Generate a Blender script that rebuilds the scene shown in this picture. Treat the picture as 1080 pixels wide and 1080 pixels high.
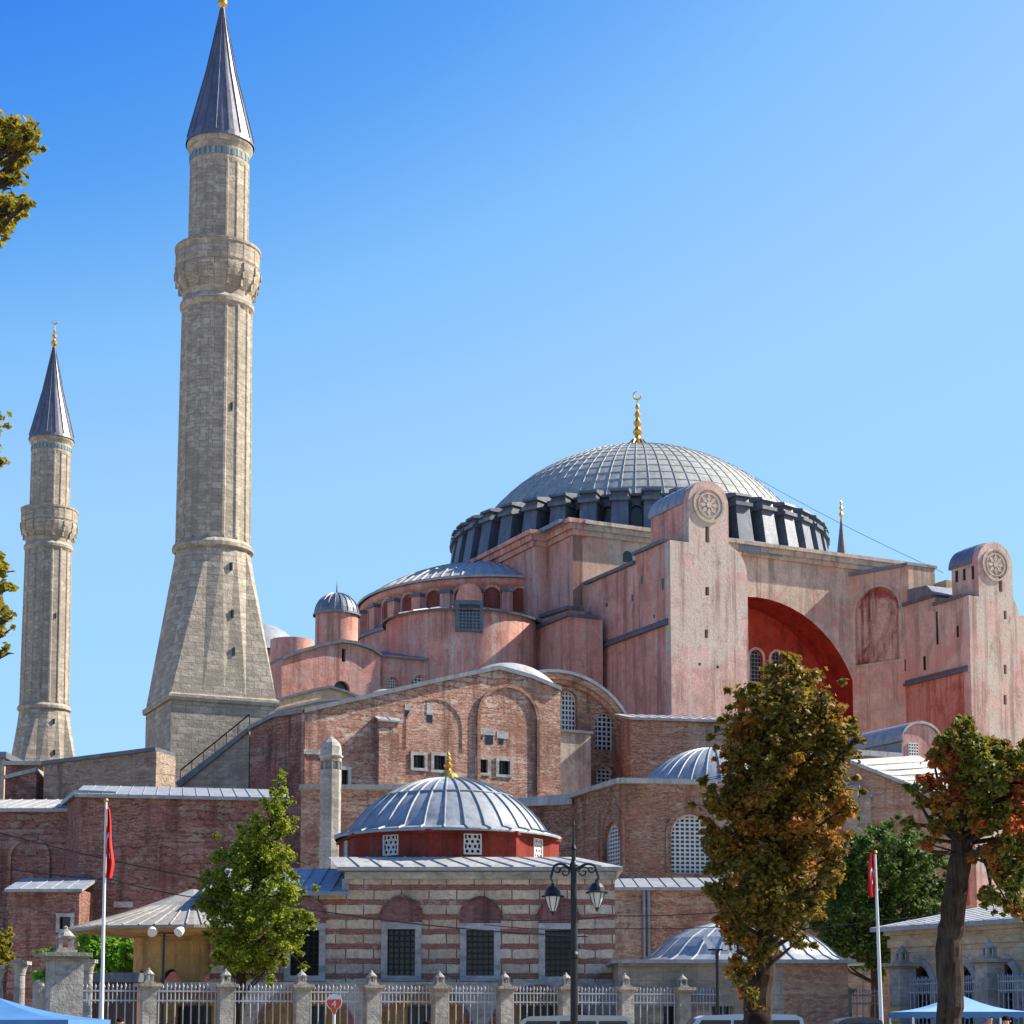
import bpy, bmesh, math, random
from mathutils import Vector
from mathutils.geometry import tessellate_polygon
R = math.radians
random.seed(7)
for o in list(bpy.data.objects): bpy.data.objects.remove(o)
scene = bpy.context.scene
COL = scene.collection

# ------------------------------------------------------------------ camera
FPX, PITCH, EYE, PPX, PPY = 2000.0, R(6.34), 1.6, 540.0, 854.0
cam = bpy.data.objects.new('camera', bpy.data.cameras.new('camera'))
COL.objects.link(cam)
cam.location = (0, 0, EYE)
cam.rotation_euler = (R(90) + PITCH, 0, 0)
cam.data.sensor_width = 36
cam.data.lens = FPX / 1080 * 36
cam.data.shift_y = (PPY - 540) / 1080
cam.data.clip_start = 0.1
cam.data.clip_end = 6000
scene.camera = cam

# ------------------------------------------------------------------ sky and sun
SUN_AZ, SUN_EL = R(75), R(39)          # clockwise from the view direction
world = bpy.data.worlds.new('World'); scene.world = world
world.use_nodes = True
wn = world.node_tree
bg = wn.nodes['Background']
sky = wn.nodes.new('ShaderNodeTexSky')
sky.sky_type = 'NISHITA'; sky.sun_disc = False
sky.sun_elevation = SUN_EL; sky.sun_rotation = SUN_AZ
sky.air_density = 1.0; sky.dust_density = 0.6; sky.ozone_density = 3.0
# the clear deep blue of the photograph: a tone curve per channel on the sky's own radiance
sep = wn.nodes.new('ShaderNodeSeparateColor'); com = wn.nodes.new('ShaderNodeCombineColor')
wn.links.new(sky.outputs[0], sep.inputs[0])
CURVES = ([(0, .02), (1.0, .035), (1.09, .05), (1.22, .1), (1.41, .23), (1.6, .31), (1.75, .345), (2.1, .365), (3, .43), (6, .75), (12, 1.3)],
          [(0, .1), (1.8, .23), (1.87, .27), (2.07, .365), (2.35, .53), (2.84, .645), (3.4, .685), (4.5, .75), (8, 1.0), (12, 1.4)],
          [(0, .6), (3.2, .83), (3.38, .865), (3.73, .91), (4.1, .98), (5, 1.0), (8, 1.05), (12, 1.3)])
for c in range(3):
    dv = wn.nodes.new('ShaderNodeMath'); dv.operation = 'DIVIDE'; dv.inputs[1].default_value = 12
    cr = wn.nodes.new('ShaderNodeValToRGB'); e = cr.color_ramp.elements
    while len(e) < len(CURVES[c]): e.new(.5)
    for i, (x, y) in enumerate(CURVES[c]): e[i].position = x / 12; e[i].color = (y, y, y, 1)
    ml = wn.nodes.new('ShaderNodeMath'); ml.operation = 'MULTIPLY'; ml.inputs[1].default_value = 7.75
    wn.links.new(sep.outputs[c], dv.inputs[0]); wn.links.new(dv.outputs[0], cr.inputs[0]); wn.links.new(cr.outputs[0], ml.inputs[0]); wn.links.new(ml.outputs[0], com.inputs[c])
wn.links.new(com.outputs[0], bg.inputs[0])
bg.inputs[1].default_value = 0.06
sl = bpy.data.lights.new('sun', 'SUN')
sl.energy = 5.0; sl.angle = R(0.5); sl.color = (1.0, 0.93, 0.82)
so = bpy.data.objects.new('sun', sl); COL.objects.link(so)
sdir = Vector((math.sin(SUN_AZ) * math.cos(SUN_EL), math.cos(SUN_AZ) * math.cos(SUN_EL), math.sin(SUN_EL)))
so.rotation_euler = sdir.to_track_quat('Z', 'Y').to_euler()
so.location = (60, 20, 90)
vs = scene.view_settings
vs.view_transform = 'Standard'; vs.look = 'None'; vs.gamma = 1; vs.exposure = 1.12
vs.use_curve_mapping = False

# ------------------------------------------------------------------ helpers
def ray(px, py):
    a = (px - PPX) / FPX; b = (PPY - py) / FPX
    return (a, math.cos(PITCH) - b * math.sin(PITCH), math.sin(PITCH) + b * math.cos(PITCH))
def at(px, py, Y):
    d = ray(px, py); k = Y / d[1]
    return Vector((d[0] * k, Y, EYE + d[2] * k))
TH = R(26)
EA = (math.cos(TH), math.sin(TH)); NA = (-math.sin(TH), math.cos(TH))
O0 = at(604, 549, 170)
def W(u, v): return (O0.x + u * EA[0] + v * NA[0], O0.y + u * EA[1] + v * NA[1])

class Fr:
    """a vertical wall plane: a runs to the right, z is height, d is outwards (towards the viewer's side)"""
    def __init__(s, o, t):
        l = math.hypot(*t); s.o = o; s.t = (t[0] / l, t[1] / l); s.n = (s.t[1], -s.t[0])
    def P(s, a, z, d=0.0):
        return Vector((s.o[0] + s.t[0] * a + s.n[0] * d, s.o[1] + s.t[1] * a + s.n[1] * d, z))
    def px(s, x, y):
        d = ray(x, y)
        k = (s.o[0] * s.n[0] + s.o[1] * s.n[1]) / (d[0] * s.n[0] + d[1] * s.n[1])
        X, Y = d[0] * k, d[1] * k
        return ((X - s.o[0]) * s.t[0] + (Y - s.o[1]) * s.t[1], EYE + d[2] * k)
    def pts(s, l): return [s.px(*q) for q in l]
def VF(v): return Fr(W(0, v), EA)
def UF(u): return Fr(W(u, 0), (-NA[0], -NA[1]))
def F2(p1, Y1, p2, Y2, y=900):
    a = at(p1, y, Y1); b = at(p2, y, Y2)
    return Fr((a.x, a.y), (b.x - a.x, b.y - a.y))

class MB:
    def __init__(s): s.v = []; s.f = []; s.uv = []; s.sm = []
    def face(s, pts, uv=None, smooth=False):
        pts = [Vector(p) for p in pts]
        if uv is None:
            n = Vector((0, 0, 0))
            for i in range(len(pts)):
                a, b = pts[i], pts[(i + 1) % len(pts)]
                n += Vector(((a.y - b.y) * (a.z + b.z), (a.z - b.z) * (a.x + b.x), (a.x - b.x) * (a.y + b.y)))
            if n.length > 0: n.normalize()
            if abs(n.z) < 0.75:
                t = Vector((-n.y, n.x, 0)); t.normalize()
                uv = [(p.dot(t), p.z) for p in pts]
            else:
                uv = [(p.x, p.y) for p in pts]
        i0 = len(s.v); s.v += [tuple(p) for p in pts]
        s.f.append(tuple(range(i0, i0 + len(pts)))); s.uv += [tuple(q) for q in uv]; s.sm.append(smooth)
    def build(s, name, mat, parent=None, merge=False, bevel=0):
        me = bpy.data.meshes.new(name)
        off = Vector((0, 0, 0))
        p = parent
        while p is not None: off += p.location; p = p.parent
        me.from_pydata([tuple(Vector(q) - off) for q in s.v], [], s.f)
        ul = me.uv_layers.new(name='uv')
        ul.data.foreach_set('uv', [c for q in s.uv for c in q])
        me.polygons.foreach_set('use_smooth', s.sm)
        if merge:
            b = bmesh.new(); b.from_mesh(me); bmesh.ops.remove_doubles(b, verts=b.verts, dist=0.0008)
            b.to_mesh(me); b.free()
        me.materials.append(mat)
        me.update()
        o = bpy.data.objects.new(name, me); COL.objects.link(o)
        if parent is not None: o.parent = parent
        return o

def root(name, label, cat, loc=(0, 0, 0), group=None):
    o = bpy.data.objects.new(name, None); COL.objects.link(o)
    o.location = loc; o.empty_display_size = 0.5
    o['label'] = label; o['category'] = cat
    if group: o['group'] = group
    return o
def tag(o, label, cat, group=None, kind=None):
    if label: o['label'] = label
    if cat: o['category'] = cat
    if group: o['group'] = group
    if kind: o['kind'] = kind
    return o
def newell(p):
    n = Vector((0, 0, 0))
    for i in range(len(p)):
        a, b = p[i], p[(i + 1) % len(p)]
        n += Vector(((a.y - b.y) * (a.z + b.z), (a.z - b.z) * (a.x + b.x), (a.x - b.x) * (a.y + b.y)))
    return n
def sheet(m, F, outer, holes=(), d=0.0, back=False):
    """flat polygon with holes on a wall plane"""
    loops = [[F.P(a, z, d) for a, z in l] for l in [outer] + list(holes)]
    flat2 = [q for l in [outer] + list(holes) for q in l]
    flat = [p for l in loops for p in l]
    tri = tessellate_polygon([[Vector((a, z, 0)) for a, z in l] for l in [outer] + list(holes)])
    nn = Vector((F.n[0], F.n[1], 0)) * (-1 if back else 1)
    for t in tri:
        p = [flat[i] for i in t]; q = [flat2[i] for i in t]
        if newell(p).dot(nn) < 0: p.reverse(); q.reverse()
        m.face(p, q)
def edge_quads(m, F, loop, d0, d1, inward):
    """quads round a loop between depths d0 (front) and d1 (back)"""
    area = sum(loop[i][0] * loop[(i + 1) % len(loop)][1] - loop[(i + 1) % len(loop)][0] * loop[i][1] for i in range(len(loop)))
    l = list(loop) if area > 0 else list(reversed(loop))
    L = 0
    for i in range(len(l)):
        (a, z), (b, y) = l[i], l[(i + 1) % len(l)]
        q = [F.P(a, z, d1), F.P(b, y, d1), F.P(b, y, d0), F.P(a, z, d0)]
        if not inward: pass
        if inward: q.reverse()
        m.face(q)
def slab(m, F, loop, d0, d1, holes=(), back=True):
    """polygon extruded from d0 (front) back to d1; holes go right through as reveals"""
    sheet(m, F, loop, holes, d0)
    if back: sheet(m, F, loop, holes, d1, back=True)
    edge_quads(m, F, loop, d0, d1, False)
    for h in holes: edge_quads(m, F, h, d0, d1, True)
def box(m, F, a0, a1, z0, z1, d0, d1):
    slab(m, F, [(a0, z0), (a1, z0), (a1, z1), (a0, z1)], d0, d1)
def uvbox(m, u0, u1, v0, v1, z0, z1):
    F = VF(v0); box(m, F, u0, u1, z0, z1, 0, -(v1 - v0))
def arch(a, z0, w, h, n=12, pointed=0.0):
    r = w / 2; zc = z0 + h - r * (1 + pointed)
    l = [(a - r, z0), (a + r, z0)]
    for i in range(n + 1):
        t = math.pi * i / n
        l.append((a + r * math.cos(t), zc + r * math.sin(t) * (1 + pointed * math.sin(t) ** 3)))
    return l
def rect(a0, a1, z0, z1): return [(a0, z0), (a1, z0), (a1, z1), (a0, z1)]
def lattice(m, F, a, z0, w, h, nx, ny, bw, d, th=0.06, arched=True):
    r = w / 2; zc = z0 + h - r
    for i in range(nx + 1):
        x = -r + w * i / nx
        top = z0 + h if not arched else (zc + math.sqrt(max(0, r * r - x * x)))
        x0 = max(-r, x - bw / 2); x1 = min(r, x + bw / 2)
        if top - z0 > 0.02: box(m, F, a + x0, a + x1, z0, top, d, d - th)
    for j in range(ny + 1):
        z = z0 + h * j / ny
        hw = r
        if arched and z > zc: hw = math.sqrt(max(0, r * r - (z - zc) ** 2))
        if hw > 0.05: box(m, F, a - hw, a + hw, z - bw / 2, z + bw / 2, d + .004, d - th - .004)
    if arched:
        N = 12
        for i in range(N):
            t0, t1 = math.pi * i / N, math.pi * (i + 1) / N
            q = [(a + k * math.cos(t), zc + k * math.sin(t)) for k, t in ((r + .02, t0), (r + .02, t1), (r - bw, t1), (r - bw, t0))]
            slab(m, F, q, d + .008, d - th, back=False)
def lathe(m, c, prof, n, a0=0.0, a1=2 * math.pi, smooth=True, sx=1.0, sy=1.0, rot=0.0):
    """surface of revolution about (x, y); prof runs bottom to top or outside in; optional ellipse"""
    def pt(r, z, t):
        x, y = r * math.cos(t) * sx, r * math.sin(t) * sy
        return Vector((c[0] + x * math.cos(rot) - y * math.sin(rot), c[1] + x * math.sin(rot) + y * math.cos(rot), z))
    rm = max(p[0] for p in prof); L = [0]
    for i in range(1, len(prof)):
        L.append(L[-1] + math.hypot(prof[i][0] - prof[i - 1][0], prof[i][1] - prof[i - 1][1]))
    flip = False
    for i in range(len(prof) - 1):
        (r0, z0), (r1, z1) = prof[i], prof[i + 1]
        for k in range(n):
            t0 = a0 + (a1 - a0) * k / n; t1 = a0 + (a1 - a0) * (k + 1) / n
            p = [pt(r0, z0, t0), pt(r0, z0, t1), pt(r1, z1, t1), pt(r1, z1, t0)]
            uv = [(t0 * rm, L[i]), (t1 * rm, L[i]), (t1 * rm, L[i + 1]), (t0 * rm, L[i + 1])]
            if r1 < 1e-6: p = p[:3]; uv = uv[:3]
            elif r0 < 1e-6: p = [p[0], p[2], p[3]]; uv = [uv[0], uv[2], uv[3]]
            m.face(p, uv, smooth)
def meridian_ribs(m, c, prof, n, w, h, a0=0.0, a1=2 * math.pi, sx=1.0, sy=1.0, rot=0.0, skip_top=0):
    """standing seams up a dome or cone"""
    P = prof[:len(prof) - skip_top]
    for k in range(n):
        t = a0 + (a1 - a0) * k / n
        def pt(r, z, lat, up):
            x, y = (r + up) * math.cos(t) - lat * math.sin(t), (r + up) * math.sin(t) + lat * math.cos(t)
            x *= sx; y *= sy
            return Vector((c[0] + x * math.cos(rot) - y * math.sin(rot), c[1] + x * math.sin(rot) + y * math.cos(rot), z))
        for i in range(len(P) - 1):
            (r0, z0), (r1, z1) = P[i], P[i + 1]
            w0 = min(w, r0 * .5); w1 = min(w, r1 * .5)
            up = 0.7 * h
            A = [pt(r0, z0, -w0 / 2, 0), pt(r0, z0 + h, -w0 / 4, up), pt(r0, z0 + h, w0 / 4, up), pt(r0, z0, w0 / 2, 0)]
            B = [pt(r1, z1, -w1 / 2, 0), pt(r1, z1 + h, -w1 / 4, up), pt(r1, z1 + h, w1 / 4, up), pt(r1, z1, w1 / 2, 0)]
            for q in range(3): m.face([A[q + 1], A[q], B[q], B[q + 1]])
def cap_profile(rb, zb, zt, n=12, top=0.0):
    """spherical cap from radius rb at zb to the apex zt"""
    h = zt - zb; RR = (rb * rb + h * h) / (2 * h); zc = zt - RR
    t0 = math.asin(min(1, rb / RR)) if zc <= zb else math.pi - math.asin(min(1, rb / RR))
    return [(RR * math.sin(t0 * (1 - i / n)), zc + RR * math.cos(t0 * (1 - i / n))) if i < n else (top, zt) for i in range(n + 1)]
def tube(m, pts, rad, n=8, cap=True):
    pts = [Vector(p) for p in pts]
    if not hasattr(rad, '__len__'): rad = [rad] * len(pts)
    rings = []; x = None
    for i, p in enumerate(pts):
        d = (pts[min(i + 1, len(pts) - 1)] - pts[max(i - 1, 0)]).normalized()
        if x is None:
            x = d.cross(Vector((0, 0, 1)))
            if x.length < .05: x = Vector((1, 0, 0))
        x = (x - d * x.dot(d)).normalized(); y = d.cross(x)
        rings.append([p + (x * math.cos(2 * math.pi * k / n) + y * math.sin(2 * math.pi * k / n)) * rad[i] for k in range(n)])
    L = 0
    for i in range(len(pts) - 1):
        l1 = L + (pts[i + 1] - pts[i]).length
        for k in range(n):
            q = (k + 1) % n
            m.face([rings[i][k], rings[i][q], rings[i + 1][q], rings[i + 1][k]],
                   [(k * rad[i] * .8, L), ((k + 1) * rad[i] * .8, L), ((k + 1) * rad[i] * .8, l1), (k * rad[i] * .8, l1)], True)
        L = l1
    if cap:
        m.face(list(reversed(rings[0]))); m.face(rings[-1])
def slope_roof(m, F, a0, a1, z, run, rise, over=0.3, th=0.18, side=0.15):
    """lead shed roof: eave along the wall at height z, rising backwards"""
    s = rise / run
    p = [F.P(a0 - side, z - s * over * 0, over), F.P(a1 + side, z, over), F.P(a1 + side, z + rise, -run), F.P(a0 - side, z + rise, -run)]
    q = [v - Vector((0, 0, th)) for v in p]
    m.face(p)
    m.face(list(reversed(q)))
    for i in range(4):
        j = (i + 1) % 4; m.face([q[i], q[j], p[j], p[i]])
    L = math.hypot(run + over, rise); n = int((a1 - a0 + 2 * side) / 0.75)
    for k in range(1, n):
        a = a0 - side + (a1 - a0 + 2 * side) * k / n
        b0, b1 = F.P(a, z + .02, over), F.P(a, z + rise + .02, -run)
        tube(m, [b0, b1], .028, 4, False)

# ------------------------------------------------------------------ materials
def mk(name):
    m = bpy.data.materials.new(name); m.use_nodes = True
    nt = m.node_tree; b = nt.nodes['Principled BSDF']
    return m, nt, b
def N(nt, typ, ins=None, **kw):
    n = nt.nodes.new(typ)
    for k, v in kw.items(): setattr(n, k, v)
    for k, v in (ins or {}).items():
        if isinstance(v, bpy.types.NodeSocket): nt.links.new(v, n.inputs[k])
        else: n.inputs[k].default_value = v
    return n
def c4(c): return (c[0], c[1], c[2], 1.0)
def pos(nt): return N(nt, 'ShaderNodeNewGeometry').outputs['Position']
def scaled(nt, v, s):
    return N(nt, 'ShaderNodeVectorMath', {0: v, 1: s}, operation='MULTIPLY').outputs[0]
def noise(nt, v, sc, det=4, rough=.6, dist=0.0):
    return N(nt, 'ShaderNodeTexNoise', {'Vector': v, 'Scale': sc, 'Detail': det, 'Roughness': rough, 'Distortion': dist}).outputs['Fac']
def ramp(nt, f, lo, hi, a=0.0, b=1.0):
    return N(nt, 'ShaderNodeMapRange', {0: f, 1: lo, 2: hi, 3: a, 4: b}).outputs[0]
def mix(nt, f, a, b, mode='MIX'):
    n = N(nt, 'ShaderNodeMix', data_type='RGBA', blend_type=mode)
    for i, v in ((0, f), (6, a), (7, b)):
        if isinstance(v, bpy.types.NodeSocket): nt.links.new(v, n.inputs[i])
        elif i == 0: n.inputs[0].default_value = v
        else: n.inputs[i].default_value = c4(v)
    return n.outputs[2]
def bump(nt, b, h, st=.5, dist=.05):
    n = N(nt, 'ShaderNodeBump', {'Height': h, 'Strength': st, 'Distance': dist}); nt.links.new(n.outputs[0], b.inputs['Normal'])
def setc(nt, b, col, rough=.85, metal=0.0, spec=.3):
    nt.links.new(col, b.inputs['Base Color']) if isinstance(col, bpy.types.NodeSocket) else setattr(b.inputs['Base Color'], 'default_value', c4(col))
    b.inputs['Roughness'].default_value = rough; b.inputs['Metallic'].default_value = metal
    b.inputs['Specular IOR Level'].default_value = spec

def mat_plaster(name, c1, c2, c3, patch=.55, streak=.5):
    """limewash: c1 ground colour, c2 bare or repaired patches, c3 pale rain streaks; dark run-off streaks, fine grain"""
    m, nt, b = mk(name); p = pos(nt)
    dk = tuple(x * .45 for x in c1)
    big = noise(nt, p, .13, 8, .7, .9); med = noise(nt, p, .5, 8, .75, .4)
    st = noise(nt, scaled(nt, p, (.9, .9, .045)), 1.5, 6, .7); st2 = noise(nt, scaled(nt, p, (1.3, 1.3, .06)), 1.0, 6, .7, .2)
    fine = noise(nt, p, 5.0, 6, .75); gate = noise(nt, p, .22, 4, .6)
    col = mix(nt, ramp(nt, med, .38, .6), tuple(x * .68 for x in c1), tuple(min(.75, x * 1.1) for x in c1))
    col = mix(nt, ramp(nt, big, patch - .04, patch + .05, 0, .9), col, c2)
    sp = noise(nt, p, 1.6, 8, .8, .3)
    col = mix(nt, ramp(nt, sp, .58, .63, 0, .55), col, c3)
    col = mix(nt, N(nt, 'ShaderNodeMath', {0: ramp(nt, st, .5, .66, 0, streak * 1.3), 1: ramp(nt, gate, .38, .6)}, operation='MULTIPLY').outputs[0], col, c3)
    col = mix(nt, N(nt, 'ShaderNodeMath', {0: ramp(nt, st2, .49, .62, 0, .9), 1: ramp(nt, gate, .68, .46)}, operation='MULTIPLY').outputs[0], col, dk)
    sp2 = noise(nt, scaled(nt, p, (1, 1, .5)), .8, 8, .8, .3)
    col = mix(nt, ramp(nt, sp2, .55, .64, 0, .75), col, dk)
    col = mix(nt, ramp(nt, fine, .44, .7, .0, .45), col, dk)
    setc(nt, b, col, .92, 0, .15)
    bump(nt, b, N(nt, 'ShaderNodeMath', {0: fine, 1: med}, operation='ADD').outputs[0], .5, .08)
    return m
def mat_brick(name, b1, b2, mortar, stain, pale, bw=.55, bh=.2, ms=.03, patch=.56, palef=.6, redpatch=None):
    """old mixed masonry: brick with courses and patches of pale stone, repairs, plaster remnants and soot"""
    m, nt, b = mk(name); p = pos(nt)
    uv = N(nt, 'ShaderNodeTexCoord').outputs['UV']
    wob = noise(nt, p, .8, 3); wob2 = noise(nt, p, 2.6, 3, .7); wob3 = noise(nt, p, 2.1, 3, .7, .3)
    wv = N(nt, 'ShaderNodeMath', {0: ramp(nt, wob, .2, .8, -.2, .2), 1: ramp(nt, wob2, .2, .8, -.13, .13)}, operation='ADD').outputs[0]
    uvw = N(nt, 'ShaderNodeVectorMath', {0: uv, 1: N(nt, 'ShaderNodeCombineXYZ', {0: ramp(nt, wob3, .2, .8, -.35, .35), 1: wv, 2: 0.0}).outputs[0]}, operation='ADD').outputs[0]
    br = N(nt, 'ShaderNodeTexBrick', {'Vector': uvw, 'Color1': c4(b1), 'Color2': c4(b2), 'Mortar': c4(mortar), 'Scale': 1.0,
           'Mortar Size': ms, 'Mortar Smooth': .5, 'Bias': -.1, 'Brick Width': bw, 'Row Height': bh})
    # rougher, larger stones in broad zones
    st_ = N(nt, 'ShaderNodeTexBrick', {'Vector': uvw, 'Color1': c4(tuple(x * .95 for x in pale)), 'Color2': c4(b1), 'Mortar': c4(tuple(x * .6 for x in b2)), 'Scale': 1.0,
           'Mortar Size': .05, 'Mortar Smooth': .5, 'Bias': .1, 'Brick Width': bw * 1.7, 'Row Height': bh * 2.1})
    big = noise(nt, p, .17, 7, .7, 1.0); zone = noise(nt, scaled(nt, p, (1, 1, 1.6)), .2, 5, .6, .8)
    med = noise(nt, scaled(nt, p, (1, 1, 2.2)), .75, 8, .78, .3); fine = noise(nt, scaled(nt, p, (1, 1, 2.4)), 3.0, 6, .8)
    st = noise(nt, scaled(nt, p, (1.0, 1.0, .09)), .9, 6, .7); course = noise(nt, scaled(nt, p, (.07, .07, 1.3)), 1.0, 3, .7)
    flat = noise(nt, p, .35, 6, .65, .6)
    col = mix(nt, ramp(nt, zone, .5, .56, 0, .85), br.outputs['Color'], st_.outputs['Color'])
    col = mix(nt, ramp(nt, flat, .54, .6, 0, .75), col, redpatch or b1)
    col = mix(nt, ramp(nt, course, .58, .63, 0, .55), col, pale)
    col = mix(nt, ramp(nt, big, patch - .03, patch + .1, 0, .8), col, stain)
    col = mix(nt, ramp(nt, med, palef - .02, palef + .07, 0, .75), col, pale)
    col = mix(nt, ramp(nt, fine, .5, .66, 0, .75), col, tuple(x * .38 for x in b1))
    col = mix(nt, ramp(nt, fine, .46, .33, 0, .55), col, tuple(min(.75, x * 1.2) for x in pale))
    col = mix(nt, ramp(nt, st, .52, .68, 0, .8), col, tuple(x * .3 for x in b1))
    setc(nt, b, col, .93, 0, .12)
    bump(nt, b, fine, 1.0, .16)
    return m
def mat_stone(name, c1, c2, mortar, stain, bw=1.1, bh=.5, ms=.018, dark=.5):
    m, nt, b = mk(name); p = pos(nt)
    uv = N(nt, 'ShaderNodeTexCoord').outputs['UV']
    br = N(nt, 'ShaderNodeTexBrick', {'Vector': uv, 'Color1': c4(c1), 'Color2': c4(c2), 'Mortar': c4(mortar), 'Scale': 1.0,
           'Mortar Size': ms, 'Mortar Smooth': .3, 'Bias': 0.0, 'Brick Width': bw, 'Row Height': bh})
    big = noise(nt, p, .3, 6, .65, .5); st = noise(nt, scaled(nt, p, (1.2, 1.2, .1)), .9, 5, .65); fine = noise(nt, p, 4.5, 5, .7)
    col = mix(nt, ramp(nt, big, .48, .66, 0, .7), br.outputs['Color'], stain)
    col = mix(nt, ramp(nt, st, .52, .78, 0, dark), col, tuple(x * .42 for x in c1))
    blk = noise(nt, scaled(nt, p, (1, 1, 2.4)), 1.1, 5, .75, .3)
    col = mix(nt, ramp(nt, blk, .49, .6, 0, .7), col, tuple(x * .45 for x in c1))
    col = mix(nt, ramp(nt, blk, .44, .34, 0, .5), col, tuple(min(.7, x * 1.35) for x in c1))
    col = mix(nt, ramp(nt, fine, .45, .7, 0, .5), col, tuple(x * .5 for x in c1))
    setc(nt, b, col, .9, 0, .2); bump(nt, b, fine, .7, .08)
    return m
def mat_lead(name, c, c2, rough=.5, metal=.35):
    m, nt, b = mk(name); p = pos(nt)
    a = noise(nt, p, .7, 5, .65); f = noise(nt, p, 5, 4, .7)
    st = noise(nt, scaled(nt, p, (1.5, 1.5, .25)), 1.6, 7, .75)
    ox = noise(nt, p, 1.3, 8, .8, .4)
    col = mix(nt, ramp(nt, a, .35, .7), c, c2)
    col = mix(nt, ramp(nt, st, .47, .64, 0, .75), col, tuple(x * .5 for x in c))
    col = mix(nt, ramp(nt, ox, .57, .66, 0, .6), col, tuple(min(.7, x * 1.6 + .03) for x in c))
    setc(nt, b, col, rough, metal, .4)
    nt.links.new(ramp(nt, f, .3, .7, rough - .1, rough + .15), b.inputs['Roughness'])
    bump(nt, b, a, .25, .08)
    return m
def mat_plain(name, c, rough=.6, metal=0.0, var=.2, sc=3.0, spec=.4):
    m, nt, b = mk(name); p = pos(nt)
    col = mix(nt, ramp(nt, noise(nt, p, sc, 4, .65), .3, .7), c, tuple(x * (1 - var) for x in c))
    setc(nt, b, col, rough, metal, spec)
    return m
def mat_glass_dark(name, c=(.012, .014, .017)):
    m, nt, b = mk(name); setc(nt, b, c, .18, 0, .5); return m
def mat_stripe(name):
    """courses of pale stone between bands of thin red brick"""
    m, nt, b = mk(name); p = pos(nt)
    uv = N(nt, 'ShaderNodeTexCoord').outputs['UV']
    P = .56
    wob = noise(nt, p, 1.2, 4); 
    uvw = N(nt, 'ShaderNodeVectorMath', {0: uv, 1: N(nt, 'ShaderNodeCombineXYZ', {0: 0.0, 1: ramp(nt, noise(nt, p, 2.4, 5, .75), .2, .8, -.05, .05), 2: 0.0}).outputs[0]}, operation='ADD').outputs[0]
    z = N(nt, 'ShaderNodeSeparateXYZ', {0: uvw}).outputs[1]
    fr = N(nt, 'ShaderNodeMath', {0: N(nt, 'ShaderNodeMath', {0: z, 1: P}, operation='DIVIDE').outputs[0]}, operation='FRACT').outputs[0]
    stone = N(nt, 'ShaderNodeTexBrick', {'Vector': uvw, 'Color1': (.74, .58, .42, 1), 'Color2': (.5, .35, .24, 1), 'Mortar': (.13, .055, .035, 1), 'Scale': 1.0,
              'Mortar Size': .022, 'Mortar Smooth': .2, 'Bias': -.1, 'Brick Width': 1.05, 'Row Height': P}, offset=.37).outputs['Color']
    brick = N(nt, 'ShaderNodeTexBrick', {'Vector': uvw, 'Color1': (.34, .12, .08, 1), 'Color2': (.22, .08, .055, 1), 'Mortar': (.34, .2, .15, 1), 'Scale': 1.0,
              'Mortar Size': .012, 'Mortar Smooth': .3, 'Bias': 0.0, 'Brick Width': .33, 'Row Height': P / 8}).outputs['Color']
    col = mix(nt, ramp(nt, fr, .63, .645), stone, brick)
    col = mix(nt, ramp(nt, fr, .03, .015), col, brick)
    rep = noise(nt, scaled(nt, p, (.8, .8, 1.6)), 1.0, 4, .6, .4)
    col = mix(nt, ramp(nt, rep, .63, .68, 0, .85), col, brick)
    col = mix(nt, ramp(nt, noise(nt, p, .9, 6, .7, .3), .58, .66, 0, .6), col, (.42, .26, .2))
    col = mix(nt, ramp(nt, noise(nt, p, 1.4, 6, .75), .58, .64, 0, .6), col, (.5, .44, .38))
    f = noise(nt, p, 5, 5, .75)
    col = mix(nt, ramp(nt, f, .42, .75, 0, .6), col, (.1, .06, .05))
    col = mix(nt, ramp(nt, noise(nt, scaled(nt, p, (1, 1, .2)), .8, 4), .52, .75, 0, .5), col, (.12, .08, .07))
    setc(nt, b, col, .9, 0, .2); bump(nt, b, f, .5, .05)
    return m
def mat_leaf(name, cols, trans=.35, patch=None):
    """leaf colours vary leaf by leaf, with turned patches"""
    m, nt, b = mk(name)
    g = N(nt, 'ShaderNodeNewGeometry')
    cr = N(nt, 'ShaderNodeValToRGB', {0: g.outputs['Random Per Island']})
    e = cr.color_ramp.elements
    while len(e) < len(cols): e.new(.5)
    for i, c in enumerate(cols): e[i].position = i / max(1, len(cols) - 1); e[i].color = c4(c)
    col = cr.outputs[0]
    if patch:
        pc, lo, hi, sc = patch
        col = mix(nt, ramp(nt, noise(nt, g.outputs['Position'], sc, 3), lo, hi, 0, .85), col, pc)
    setc(nt, b, col, .55, 0, .3)
    tr = N(nt, 'ShaderNodeBsdfTranslucent', {'Color': col})
    mx = N(nt, 'ShaderNodeMixShader', {0: trans}); nt.links.new(b.outputs[0], mx.inputs[1]); nt.links.new(tr.outputs[0], mx.inputs[2])
    nt.links.new(mx.outputs[0], nt.nodes['Material Output'].inputs[0])
    return m

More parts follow.
